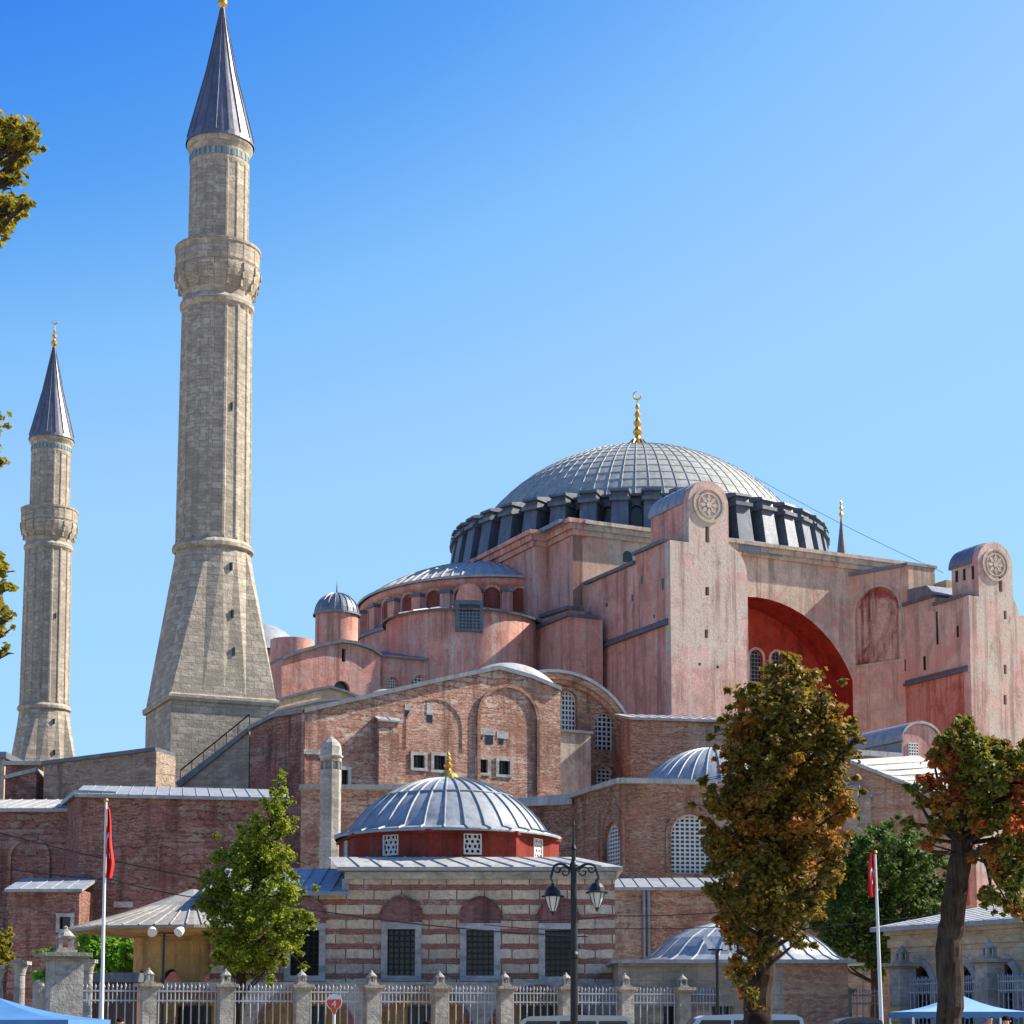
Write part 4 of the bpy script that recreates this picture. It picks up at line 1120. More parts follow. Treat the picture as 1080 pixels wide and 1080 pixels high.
m = MB(); slab(m, KG, [(a0 - .1, z0), (a1, z1), (a1, z1 + .25), (a0 - .1, z0 + .25)], 2.2, 0); m.build('shed_roof', M['leadpale'], t)
KH = F2(-60, 150.0, 10, 150.0)
t = root('distant_house', 'far plastered house peeping past the left edge behind distant minaret', 'building', tuple(KH.P(0, 0)))
k1, kz = KH.px(5, 800); m = MB(); slab(m, KH, rect(0, k1, 0, kz), 0, -8); m.build('wall', M['beigepink'], t)
m = MB(); slab(m, KH, rect(-.2, k1 + .2, kz, kz + .5), .4, -8.4); m.build('roof', M['leadmid'], t)

# ================================================================== garden wall and chimney turret behind the tomb
WF = F2(290, 97.0, 450, 97.0)
t = root('garden_wall', 'short brick wall with pale coping behind the striped tomb', 'wall', tuple(WF.P(0, 0)))
a0, zt = WF.px(318, 833); a1, _ = WF.px(460, 833)
m = MB(); slab(m, WF, rect(a0, a1, 0, zt), 0, -3); m.build('wall', M['brick'], t)
m = MB(); box(m, WF, a0 - .1, a1, zt, zt + .25, .25, -3); m.build('coping', M['leadpale'], t)
cc = at(348.5, 850, 95.5); Zc = lambda y: at(348.5, y, 95.5).z
t = root('chimney_turret', 'slim pale octagonal stone chimney turret with bulbous cap beside the tomb', 'chimney', (cc.x, cc.y, 0))
m = MB(); lathe(m, cc, [(.56, 0), (.53, Zc(812))], 8, smooth=False, rot=.2)
lathe(m, cc, [(.42, Zc(812)), (.42, Zc(801))], 8, smooth=False, rot=.2); m.build('shaft', M['marble'], t)
m = MB()
for k in range(8):
    a = k * math.pi / 4 + math.pi / 8 + .2; Fk = Fr((cc.x + .5 * math.cos(a), cc.y + .5 * math.sin(a)), (-math.sin(a), math.cos(a)))
    box(m, Fk, .14, .22, Zc(812), Zc(802), 0, -.12); box(m, Fk, -.22, -.14, Zc(812), Zc(802), 0, -.12)
    box(m, Fk, -.2, .2, Zc(803.5), Zc(799), .01, -.12)
m.build('smoke_openings', M['marble'], t)
m = MB(); lathe(m, cc, [(.5, Zc(800)), (.62, Zc(799)), (.64, Zc(797.5)), (.55, Zc(796)), (.53, Zc(788)), (.45, Zc(784)), (.2, Zc(779)), (.06, Zc(777)), (0, Zc(775.5))], 8, smooth=False, rot=.2); m.build('cap', M['marble'], t)

# ================================================================== striped tomb with red drum
YT = 72.0
TF = Fr((0, YT), (1, 0))
TZ = lambda y, Y=YT: at(540, y, Y).z
tomb = root('striped_tomb', 'striped stone and brick tomb with red drum and shining ribbed lead dome', 'tomb', (at(507, 900, YT).x, YT, 0))
def ax(x): return at(x, 960, YT).x
xa, xb = ax(366), ax(648.5)
zc = TZ(919)
tw = [(ax(423.5), TZ(1029), ax(438) - ax(409), TZ(980) - TZ(1029)), (ax(506.5), TZ(1029), ax(521) - ax(492), TZ(981) - TZ(1029)), (ax(588.5), TZ(1030), ax(602.5) - ax(575), TZ(981) - TZ(1030)), (ax(322), TZ(1029), ax(337) - ax(307), TZ(981) - TZ(1029))]
xw = ax(222)
zw = TZ(941)
hl = [rect(a - w / 2, a + w / 2, z, z + h) for a, z, w, h in tw]
m = MB(); slab(m, TF, [(xw, 0), (xb, 0), (xb, zc), (xa, zc), (xa, zw), (xw, zw)], 0, -.5, hl, back=False)
box(m, TF, xb - .5, xb - .001, 0, zc, -.5, -11); box(m, TF, xa, xa + .5, 0, zc, -.5, -11); box(m, TF, xa, xb, 0, zc, -10.5, -11)
box(m, TF, xw, xw + .5, 0, zw, -.5, -6)
m.build('wall', M['stripe'] if 'stripe' in M else mat_stripe('striped_masonry'), tomb)
for (a, z, w, h), hh in zip(tw, hl):
    m = MB(); sheet(m, TF, hh, d=-.4); o = m.build('window', M['glass'], tomb)
    m = MB(); lattice(m, TF, a, z, w, h, 5, 8, .035, -.12, .035, False); m.build('iron_bars', M['iron'], o)
    m = MB(); slab(m, TF, rect(a - w / 2 - .24, a + w / 2 + .24, z - .22, z + h + .26), .07, -.12, [hh], back=False); m.build('stone_frame', M['frame'], o)
    m = MB(); W2 = w / 2 + .26; zt = z + h + .26
    l = [(a - W2, zt), (a + W2, zt), (a + W2, zt + .12)] + [(a + W2 * math.cos(t_), zt + .12 + .72 * (math.sin(t_) ** .8) * (1 + .15 * math.sin(t_) ** 8)) for t_ in [math.pi * i / 14 for i in range(1, 14)]] + [(a - W2, zt + .12)]
    slab(m, TF, l, .05, -.05, back=False); m.build('tympanum', M['tymp'] if 'tymp' in M else mat_brick('tympanum_brick', (.38, .17, .15), (.32, .14, .125), (.4, .24, .21), (.3, .14, .125), (.44, .28, .25), .35, .08, .012), o)
    m = MB(); o1 = [(a + (q[0] - a) * 1.08, zt + (q[1] - zt) * 1.1) for q in l[2:]]; slab(m, TF, o1 + l[2:][::-1], .1, -.05, back=False); m.build('arch_moulding', M['brickdark'], o)
# cornice and eaves
m = MB(); box(m, TF, xa - .12, xb + .1, TZ(938), TZ(919), .06, -.02) if False else None
box(m, TF, xa - .1, xb + .08, zc - .3, zc - .02, .12, -.55)
box(m, TF, xa - .2, xa + .08, zw - .1, zc - .3, .08, -.5)
m.build('cornice', M['frame'], tomb)
m = MB(); tcx, tcy = ax(476), YT + 5.6
er = TZ(908, YT) ; 
pl = [(xa - .35, YT - .45, zc), (xb + .3, YT - .45, zc), (xb + .3, YT + 11.3, zc), (xa - .35, YT + 11.3, zc)]
zr_ = zc + .62
def tp_(k, n=4): return pl[k]
th_ = .14
rin = 4.25
inner = [(tcx + rin * 1.12 * sx, tcy + rin * 1.12 * sy, zr_) for sx, sy in ((-1, -1), (1, -1), (1, 1), (-1, 1))]
for k in range(4):
    j = (k + 1) % 4
    m.face([(pl[k][0], pl[k][1], zc + th_), (pl[j][0], pl[j][1], zc + th_), inner[j], inner[k]])
    m.face([pl[k], pl[j], (pl[j][0], pl[j][1], zc + th_), (pl[k][0], pl[k][1], zc + th_)])
m.face([pl[3], pl[2], pl[1], pl[0]]); m.face(inner)
for i in range(1, 13):
    f = i / 13
    p0 = Vector(pl[0]).lerp(Vector(pl[1]), f) + Vector((0, 0, th_ + .015)); p1 = Vector(inner[0]).lerp(Vector(inner[1]), f)
    tube(m, [p0, p1], .035, 4, False)
m.build('eaves', M['leadpale'], tomb)
# octagonal drum
dcx, dcy = at(472.5, 890, YT + 5.4).x, YT + 5.4
Zd = lambda y: at(472, y, YT + 1.5).z
ap = 4.22; zd0, zd1 = zr_ - .2, Zd(876)
dr = R(15); hwf = ap * math.tan(math.pi / 8)
m = MB(); wn_ = []
for k in range(8):
    t_ = dr - math.pi / 2 + k * math.pi / 4
    Fk = Fr((dcx + ap * math.cos(t_), dcy + ap * math.sin(t_)), (-math.sin(t_), math.cos(t_)))
    hh = rect(-.34, .34, zd0 + .36, zd0 + 1.14)
    sheet(m, Fk, rect(-hwf, hwf, zd0, zd1), [hh]); edge_quads(m, Fk, hh, 0, -.3, True)
    box(m, Fk, -hwf - .05, hwf + .05, zd1 - .14, zd1, .1, -.2)
    wn_.append((Fk, hh))
o = m.build('drum', M['drumred'], tomb)
for Fk, hh in wn_:
    m = MB(); sheet(m, Fk, hh, d=-.22); w_ = m.build('window', M['glass'], o)
    m = MB(); a0, z0 = hh[0]; a1, z1 = hh[2]
    # pierced stone: rings in a staggered grid
    def ringp(ca, cz, r0, r1):
        for i in range(8):
            t0, t1 = 2 * math.pi * i / 8, 2 * math.pi * (i + 1) / 8
            slab(m, Fk, [(ca + r0 * math.cos(t0), cz + r0 * math.sin(t0)), (ca + r1 * math.cos(t0), cz + r1 * math.sin(t0)), (ca + r1 * math.cos(t1), cz + r1 * math.sin(t1)), (ca + r0 * math.cos(t1), cz + r0 * math.sin(t1))], .0, -.06, back=False)
    for row in range(4):
        for cl_ in range(3 - row % 2):
            ringp(a0 + .12 + cl_ * .22 + (row % 2) * .11, z0 + .11 + row * .19, .068, .125)
    slab(m, Fk, rect(a0 - .02, a1 + .02, z0 - .02, z1 + .02), .03, -.06, [rect(a0 + .03, a1 - .03, z0 + .03, z1 - .03)], back=False)
    m.build('pierced_lattice', M['lattice'], w_)
zt = at(472, 817, YT + 4).z
dp = [(4.62, zd1 - .05), (4.66, zd1 + .05), (4.4, zd1 + .14)] + cap_profile(4.12, zd1 + .2, zt, 14)
m = MB(); lathe(m, (dcx, dcy), dp, 64); meridian_ribs(m, (dcx, dcy), dp[1:], 32, .075, .05, skip_top=2)
hp_ = dp[9]; lathe(m, (dcx, dcy), [(hp_[0] + .01, hp_[1] - .02), (hp_[0] + .06, hp_[1] + .04), (hp_[0] - .05, hp_[1] + .06)], 64)
o = m.build('dome', M['lead'], tomb, merge=True)
m = MB(); lathe(m, (dcx, dcy), [(.46, zt - .05), (.44, zt + .08), (.34, zt + .2), (.2, zt + .3), (.12, zt + .38), (.1, zt + .42), (.18, zt + .5), (.2, zt + .57), (.1, zt + .66), (.07, zt + .7), (.14, zt + .77), (.14, zt + .83), (.06, zt + .92), (.09, zt + 1.0), (.03, zt + 1.1), (0, zt + 1.3)], 16)
m.build('finial', M['gold'], o)
# lower wing on the left with its lead roof
m = MB()
zrw = zw + 1.3
a0, a1 = xw - .3, xa + .05
m.face([(a0, YT - .4, zw), (a1, YT - .4, zw), (a1, YT + 5, zrw), (a0, YT + 5, zrw)])
m.face([(a0, YT - .4, zw - .15), (a1, YT - .4, zw - .15), (a1, YT - .4, zw), (a0, YT - .4, zw)])
m.face([(a0, YT - .4, zw - .15), (a0, YT + 5, zw - .15), (a0, YT + 5, zrw), (a0, YT - .4, zw)])
for i in range(1, 9):
    x = a0 + (a1 - a0) * i / 9; tube(m, [(x, YT - .4, zw + .02), (x, YT + 5, zrw + .02)], .035, 4, False)
m.build('wing_roof', M['lead'], tomb)
# arcaded basement terrace
AF = Fr((0, YT - 1.6), (1, 0)); AZ = lambda y: at(540, y, YT - 1.6).z
axx = lambda x: at(x, 1050, YT - 1.6).x
za = AZ(1036)
arcs = [(axx(c), 0.0, axx(c + 49) - axx(c - 49), 2.72) for c in (199, 322, 446, 568)]
m = MB(); hl = [arch(a, .02, w, h, 20) for a, z, w, h in arcs]
x0, x1 = axx(140), axx(650)
slab(m, AF, rect(x0, x1, 0, za), 0, -.5, hl, back=False)
m.face([AF.P(x0, za - .002), AF.P(x1, za - .002), AF.P(x1, za - .002, -1.7), AF.P(x0, za - .002, -1.7)])
m.build('basement_wall', M['marble'], tomb)
for a, z, w, h in arcs:
    m = MB(); o1 = arch(a, .02, w + .34, h + .17, 20)[2:]; o2 = arch(a, .02, w, h, 20)[2:]
    slab(m, AF, o1 + o2[::-1], .05, -.1, back=False)
    m.build('arch_moulding', M['brickdark'], tomb)
m = MB(); sheet(m, AF, rect(x0, x1, 0, za - .02), d=-1.4); m.build('basement_recess', M['kiosk'], tomb)
for a, z, w, h in arcs:
    m = MB(); B2 = Fr((0, YT - .22), (1, 0)); box(m, B2, a - .62, a + .62, .6, 2.1, .03, -.02); o = m.build('basement_window', M['glass'], tomb)
    m = MB(); lattice(m, B2, a, .6, 1.24, 1.5, 8, 2, .03, .08, .04, False); m.build('bars', M['iron'], o)

# ================================================================== ablution kiosk
kc = at(203, 1000, 74.0); KZ = lambda y: at(190, y, 70.0).z
t = root('fountain_kiosk', 'octagonal ochre fountain kiosk under wide pale ribbed lead roof', 'kiosk', (kc.x, kc.y, 0))
kr = 4.85; kp = [(kr, KZ(979)), (kr, KZ(976)), (kr * .55, KZ(958)), (.1, at(196, 938, 74).z)]
ko = R(10)
m = MB(); lathe(m, kc, kp, 8, smooth=False, rot=ko); 
for k in range(8):
    for j in range(6):
        f = (j + .5) / 6
        t0 = ko + k * math.pi / 4; t1 = t0 + math.pi / 4
        P0 = Vector((kc.x + kr * math.cos(t0), kc.y + kr * math.sin(t0), kp[1][1])).lerp(Vector((kc.x + kr * math.cos(t1), kc.y + kr * math.sin(t1), kp[1][1])), f)
        g = kp[2][0] / kr
        P1 = Vector((kc.x + (P0.x - kc.x) * g, kc.y + (P0.y - kc.y) * g, kp[2][1]))
        P2 = Vector((kc.x + (P0.x - kc.x) * .12, kc.y + (P0.y - kc.y) * .12, kp[3][1] - .3))
        tube(m, [P0 + Vector((0, 0, .02)), P1 + Vector((0, 0, .02)), P2], .035, 4, False)
m.build('roof', mat_lead('dull_brown_lead', (.3, .27, .23), (.22, .2, .175), .7, 0.0), t)
m = MB(); lathe(m, kc, [(kr, KZ(979)), (2.0, KZ(979) - .25)], 8, smooth=False, rot=ko); m.build('soffit', M['kiosk'], t)
kw = 2.25; apk = kw * math.cos(math.pi / 8); hwk = kw * math.sin(math.pi / 8)
m = MB()
for k in range(8):
    t_ = ko + math.pi / 8 + k * math.pi / 4
    Fk = Fr((kc.x + apk * math.cos(t_), kc.y + apk * math.sin(t_)), (-math.sin(t_), math.cos(t_)))
    hh = arch(0, .05, 1.05, 3.5, 10, .45)
    sheet(m, Fk, rect(-hwk, hwk, 0, KZ(979) - .2), [hh]); edge_quads(m, Fk, hh, 0, -.3, True)
    box(m, Fk, -hwk, hwk, KZ(990) - .12, KZ(990), .06, -.1)
m.build('wall', M['kiosk'], t)
m = MB(); lathe(m, kc, [(1.6, 0), (1.6, 1.6), (0, 1.7)], 8, smooth=False, rot=ko); m.build('basin', M['wood'], t)

# ================================================================== small domed lodge on the right
YS = 68.0
sx0, sx1 = at(652, 1010, YS).x, at(894, 1010, YS).x
t = root('domed_lodge', 'small stone and brick lodge with low bell shaped grey lead dome', 'building', ((sx0 + sx1) / 2, YS, 0))
SF = Fr((0, YS), (1, 0)); SZ = lambda y: at(700, y, YS).z
xm_ = at(826, 1010, YS).x
sw = [(at(707, 1050, YS).x, .35, .5, 1.75), (at(764, 1050, YS).x, .4, .9, 1.7)]
m = MB(); hl = [rect(a - w / 2, a + w / 2, z, z + h) for a, z, w, h in sw]
slab(m, SF, rect(sx0, xm_, 0, SZ(1016)), 0, -.4, hl, back=False); box(m, SF, sx0, sx0 + .4, 0, SZ(1016), -.4, -8.4); m.build('wall', M['stone_grey'], t)
for (a, z, w, h), hh in zip(sw, hl):
    m = MB(); sheet(m, SF, hh, d=-.3); o = m.build('window', M['glass'], t)
    m = MB(); lattice(m, SF, a, z, w, h, 3, 5, .03, -.1, .03, False); m.build('bars', M['iron'], o)
m = MB(); box(m, SF, xm_, sx1, 0, SZ(1016), .002, -8.4); m.build('brick_wall', M['bricktan'], t)
m = MB(); scx, scy = at(784, 1000, YS + 4).x, YS + 4.2
zs = SZ(1016)
hb = 3.55
sp_ = [(hb + 1.0, zs + .06), (hb + .45, zs + .14), (hb, zs + .36), (hb - .35, zs + .7), (hb - .8, zs + 1.05), (hb - 1.4, zs + 1.35), (1.2, zs + 1.62), (.4, zs + 1.7), (0, zs + 1.72)]
lathe(m, (scx, scy), sp_, 48); meridian_ribs(m, (scx, scy), sp_, 26, .06, .04, skip_top=2)
box(m, SF, sx0 - .25, sx1 + .25, zs, zs + .13, .35, -8.8)
m.build('dome', M['lead'], t)

# ================================================================== arcaded stone building at the right edge
RFa = F2(937, 70.0, 1110, 62.5)
RL = 20.0
t = root('stone_lodge', 'tan stone building with ornate grilled arched windows and lead roof at right edge', 'building', tuple(RFa.P(0, 0)))
rz = RFa.px(990, 975)[1]
rw = []
for x0, x1, yt in ((961, 983, 1019), (1007, 1027, 1018), (1053, 1071, 1016)):
    a0, _ = RFa.px(x0, 1040); a1, _ = RFa.px(x1, 1040); zt_ = RFa.px((x0 + x1) / 2, yt)[1]
    rw.append(((a0 + a1) / 2, .5, a1 - a0, zt_ - .5))
m = MB(); hl = [arch(*q, 12, .2) for q in rw]
slab(m, RFa, rect(0, RL, 0, rz), 0, -.5, hl, back=False)
box(m, RFa, -.0, .5, 0, rz, -.5, -7)
box(m, RFa, -.06, RL, rz - .75, rz - .45, .1, -.1); box(m, RFa, -.12, RL, rz - .3, rz - .02, .22, -.1)
m.build('wall', M['rightstone'], t)
for q in rw:
    m = MB(); sheet(m, RFa, arch(*q, 12, .2), d=-.35); o = m.build('window', M['glass'], t)
    m = MB(); a, z, w, h = q
    for i in range(3):
        for j in range(5):
            ca, cz = a + (i - 1) * w * .3 + (j % 2) * w * .15 - w * .07, z + .25 + j * h * .185
            for s_ in range(10):
                t0, t1 = 2 * math.pi * s_ / 10, 2 * math.pi * (s_ + 1) / 10; r0, r1 = w * .15, w * .19
                slab(m, RFa, [(ca + r0 * math.cos(t0), cz + r0 * math.sin(t0)), (ca + r1 * math.cos(t0), cz + r1 * math.sin(t0)), (ca + r1 * math.cos(t1), cz + r1 * math.sin(t1)), (ca + r0 * math.cos(t1), cz + r0 * math.sin(t1))], -.12, -.16, back=False)
    m.build('scroll_grille', M['leadmid'], o)
    m = MB(); slab(m, RFa, arch(a, z - .1, w + .5, h + .4, 12, .2), .07, -.05, [arch(a, z, w, h, 12, .2)], back=False); m.build('arch_moulding', M['frame'], o)
m = MB(); slope_roof(m, RFa, -.2, RL, rz, 6, 1.15, .55, .16, .3); m.build('roof', M['lead'], t)

# ================================================================== brick wing and vaults behind the right-hand trees
VW = F2(884, 122.0, 1010, 120.0)
t = root('brick_wing', 'tan brick wing with sloping pale lead roof between the two autumn trees', 'building', tuple(VW.P(0, 0)))
w_ = VW.pts([(884, 800), (897, 806), (978, 838), (1010, 850)])
m = MB(); slab(m, VW, [(w_[0][0] - 6, 0), (w_[3][0], 0), w_[3], w_[2], w_[1], (w_[0][0] - 6, w_[0][1] + .5)], 0, -9); m.build('wall', M['bricktan'], t)
m = MB(); A = [VW.P(*w_[1], .3), VW.P(*w_[3], .3)]; B = [VW.P(w_[1][0] + 3.8, w_[1][1] + 1.4, -9), VW.P(w_[3][0] + 3, w_[3][1] + 1.0, -9)]
up = Vector((0, 0, .25))
m.face([A[0] + up, A[1] + up, B[1] + up, B[0] + up]); m.face([A[0], A[1], A[1] + up, A[0] + up]); m.face([A[0], A[0] + up, B[0] + up, B[0]])
for i in range(1, 8):
    f = i / 8; tube(m, [A[0].lerp(A[1], f) + up, B[0].lerp(B[1], f) + up], .06, 4, False)
m.build('roof', M['leadpale'], t)
a0, z0 = VW.px(891, 845); a1, z1 = VW.px(907, 834)
m = MB(); box(m, VW, a0, a1, 0, z1, 1.5, 0); a2, z2 = VW.px(919, 843); box(m, VW, a1, a2, 0, z2, 1.2, 0); m.build('stepped_pier', M['stone_grey'], t)
m = MB(); box(m, VW, a0 - .1, a1 + .1, z1, z1 + .2, 1.7, 0); box(m, VW, a1 + .1, a2 + .1, z2, z2 + .2, 1.4, 0); m.build('pier_cap', M['leadmid'], t)
pv = at(952, 790, 140)
PF = Fr((pv.x, pv.y), EA)
t = root('vaulted_block', 'pink block with barrel vaulted blue lead roof behind the right hand tree', 'building', (pv.x, pv.y, 0))
g0 = PF.px(952, 764)[0]; g1, gz1 = PF.px(990, 775); _, gzt = PF.px(968, 763.5); gz0 = PF.px(968, 780)[1]
r_ = (g1 - g0) / 2; ca = (g0 + g1) / 2
ol = [(g0, 0), (g1, 0), (g1, gz0)] + [(ca + r_ * math.cos(math.pi * i / 14), gz0 + (gzt - gz0) * math.sin(math.pi * i / 14)) for i in range(15)]
q = pxwin(PF, 953, 966, 784, 800)
m = MB(); slab(m, PF, ol, 0, -14); m.build('gable_wall', M['pink2'], t)
q = (q[0] + .3, q[1], q[2] * .8, q[3])
m = MB(); sheet(m, PF, rect(q[0] - q[2] / 2, q[0] + q[2] / 2, q[1], q[1] + q[3]), d=.02); o = m.build('window', M['glass'], t)
m = MB(); lattice(m, PF, *q, 4, 5, .08, .08, .05, False); m.build('lattice', M['lattice'], o)
m = MB(); oo = [(ca + (r_ + .2) * math.cos(math.pi * i / 14), gz0 + (gzt - gz0 + .22) * math.sin(math.pi * i / 14)) for i in range(15)]
for i in range(14): slab(m, PF, [oo[i], (oo[i][0], oo[i][1] - .2), (oo[i + 1][0], oo[i + 1][1] - .2), oo[i + 1]], .2, -14.2)
m.build('vault_roof', M['lead'], t)
m = MB(); PU = Fr(PF.P(g0 - .02, 0, -14)[:2], (-NA[0], -NA[1])); box(m, PU, 0, 14, 0, gz0 - .3, .1, 0); m.build('lead_cladding', M['leadmid'], t)
m = MB(); box(m, PU, 0, 14, gz0 - 1.2 - .3, gz0 - 1.1, 4.5, .1); 
vq = PU.P(6, gz0 - .5, 4.0)
lathe(m, vq, cap_profile(3.2, gz0 - 1.2, gz0 + 1.5, 7), 28); m.build('side_vault', M['lead'], t)

# ================================================================== stone and iron fence
P0, P1 = at(157, 1034, 60.0), at(889, 1040, 70.0)
FF = Fr((P0.x, P0.y), (P1.x - P0.x, P1.y - P0.y))
fence = root('fence', 'long grey iron railing between stone posts carrying small stone lanterns', 'fence', (P0.x, P0.y, 0))
def stone_lantern(m, F, a, z, d, k=1.0):
    """little stone lantern: base, open four-post body, pointed cap"""
    box(m, F, a - .26 * k, a + .26 * k, z, z + .07 * k, d + .26 * k, d - .26 * k)
    box(m, F, a - .2 * k, a + .2 * k, z + .07 * k, z + .13 * k, d + .2 * k, d - .2 * k)
    for sa in (-1, 1):
        for sd in (-1, 1):
            x = a + sa * .14 * k; y = d + sd * .14 * k
            box(m, F, x - .045 * k, x + .045 * k, z + .13 * k, z + .36 * k, y + .045 * k, y - .045 * k)
    box(m, F, a - .21 * k, a + .21 * k, z + .36 * k, z + .41 * k, d + .21 * k, d - .21 * k)
    c = F.P(a, 0, d)
    lathe(m, c, [(.24 * k, z + .41 * k), (.16 * k, z + .5 * k), (.05 * k, z + .6 * k), (.06 * k, z + .64 * k), (0, z + .68 * k)], 8, smooth=False)
def fence_post(parent, F, a, h, w=.44, lk=.72, big=False):
    m = MB(); box(m, F, a - w / 2, a + w / 2, 0, h - .18, w / 2, -w / 2)
    box(m, F, a - w / 2 - .05, a + w / 2 + .05, 0, .6, w / 2 + .05, -w / 2 - .05)
    p = m.build('post', M['marble'], parent)
    m = MB(); box(m, F, a - w / 2 - .07, a + w / 2 + .07, h - .18, h - .1, w / 2 + .07, -w / 2 - .07); box(m, F, a - w / 2 - .14, a + w / 2 + .14, h - .1, h, w / 2 + .14, -w / 2 - .14)
    m.build('post_cap', M['stone_grey'], p)
    m = MB(); stone_lantern(m, F, a, h, 0, lk); m.build('stone_lantern', M['marble'], p)
def railing(parent, F, a0, a1, z1, d=0.0):
    m = MB(); box(m, F, a0, a1, 0, .45, d + .2, d - .2); m.build('plinth', M['stone_grey'], parent)
    m = MB(); n = max(2, int((a1 - a0) / .125))
    for z in (.6, z1 - .42, z1 - .12): box(m, F, a0, a1, z - .025, z + .025, d + .02, d - .02)
    for i in range(n):
        a = a0 + (i + .5) * (a1 - a0) / n
        if i % 2 == 0: tube(m, [F.P(a, .45, d), F.P(a, z1, d), F.P(a, z1 + .03, d), F.P(a, z1 + .14, d)], [.022, .022, .04, .004], 6, False)
        else: tube(m, [F.P(a, z1 - .5, d), F.P(a, z1 - .04, d), F.P(a, z1, d), F.P(a, z1 + .1, d)], [.018, .018, .035, .004], 6, False)
    m.build('railing', M['fencepaint'], parent)
px_posts = [157, 238, 318, 392, 463.5, 532, 597, 659, 719.5, 777, 834, 889]
pa = [FF.px(x, 1030)[0] for x in px_posts]
HP = 2.76
for a in pa: fence_post(fence, FF, a, HP)
for i in range(len(pa) - 1): railing(fence, FF, pa[i] + .26, pa[i + 1] - .26, HP - .12)
# the big gate pillars at both ends
pl0 = FF.px(68, 1030)[0]
m = MB(); box(m, FF, pl0 - .5, pl0 + .5, .7, 3.45, .5, -.5); box(m, FF, pl0 - .56, pl0 + .56, 0, .7, .56, -.56); p = m.build('gate_pillar', M['marble'], fence)
m = MB(); box(m, FF, pl0 - .62, pl0 + .62, 3.45, 3.56, .62, -.62); box(m, FF, pl0 - .72, pl0 + .72, 3.56, 3.68, .72, -.72); m.build('pillar_cap', M['stone_grey'], p)
m = MB(); stone_lantern(m, FF, pl0, 3.68, 0, 1.25); m.build('stone_lantern', M['marble'], p)
railing(fence, FF, pl0 + .5, pa[0] - .26, HP - .12)
QF2 = F2(952, 68.0, 1090, 61.0)
pr0, pr1 = QF2.px(952, 1030)[0], QF2.px(1044, 1030)[0]
for a in (pr0, pr1):
    m = MB(); box(m, QF2, a - .34, a + .34, 0, 3.45, .34, -.34); p = m.build('gate_pillar', M['marble'], fence)
    m = MB(); box(m, QF2, a - .42, a + .42, 3.45, 3.52, .42, -.42); box(m, QF2, a - .52, a + .52, 3.52, 3.64, .52, -.52); m.build('pillar_cap', M['stone_grey'], p)
    m = MB(); stone_lantern(m, QF2, a, 3.64, 0, .95); m.build('stone_lantern', M['marble'], p)
railing(fence, QF2, pr0 + .4, pr1 - .4, 3.0); railing(fence, QF2, pr1 + .4, pr1 + 4, 3.0)
e0 = pa[-1] + .26; e1 = FF.px(930, 1030)[0]; railing(fence, FF, e0, e1, HP - .12)
# yellow panels low on the pillars
m = MB(); box(m, QF2, pr0 - .3, pr0 + .32, 1.55, 2.05, .38, .345); m.build('yellow_panel', mat_plain('yellow_panel', (.5, .42, .1), .6), fence)
m = MB(); box(m, FF, pl0 - .45, pl0 + .48, .75, 1.75, .53, .505); m.build('ochre_panel', M['kiosk'], fence)

# old columns standing beside the left pillar
def column(px, Y, ytop, rpx, label):
    c = at(px, 1040, Y); zt = at(px, ytop, Y).z; r = rpx / FPX * Y
    t = root('stone_column', label, 'column', (c.x, Y, 0), 'old stone columns in the garden')
    m = MB(); lathe(m, c, [(r * 1.25, 0), (r * 1.25, .2), (r, .3), (r * .88, zt - .5), (r * 1.0, zt - .45), (r * .9, zt - .4)], 20); m.build('shaft', M['marble'], t)
    m = MB(); lathe(m, c, [(r * .95, zt - .42), (r * 1.15, zt - .25), (r * 1.55, zt - .12)], 20)
    box(m, Fr((c.x, Y), (1, 0)), -r * 1.6, r * 1.6, zt - .12, zt, r * 1.6, -r * 1.6); m.build('capital', M['marble'], t)
column(20.5, 66, 1014, 6.2, 'pale column with square capital, just left of the big gate pillar')
column(-2, 66, 1018, 5.5, 'pale column cut by the left picture edge')
column(93, 65, 1012, 5, 'broken column capital peeping behind the railing right of the gate pillar')
c = at(41, 1040, 63); t = root('stone_bollard', 'short round topped stone stump beside the big gate pillar', 'bollard', (c.x, 63, 0))
m = MB(); zt = at(41, 1033, 63).z; lathe(m, c, [(.2, 0), (.2, zt - .2), (.16, zt - .08), (.08, zt - .02), (0, zt)], 14); m.build('shaft', M['marble'], t)
# low dark shelter roof and marble fragment behind the railing
F_ = F2(83, 66.0, 148, 66.0); t = root('garden_shed', 'low shed with dark flat roof behind left railing', 'shed', tuple(F_.P(0, 0)))
a1 = F_.px(148, 1030)[0]; z1 = F_.px(100, 1026)[1]; z0 = F_.px(100, 1036)[1]
m = MB(); slab(m, F_, rect(.1, a1 - .1, 0, z0), 0, -2); m.build('wall', M['wood'], t)
m = MB(); slab(m, F_, rect(0, a1, z0, z1), .3, -2.2); m.build('roof', M['leaddark'], t)

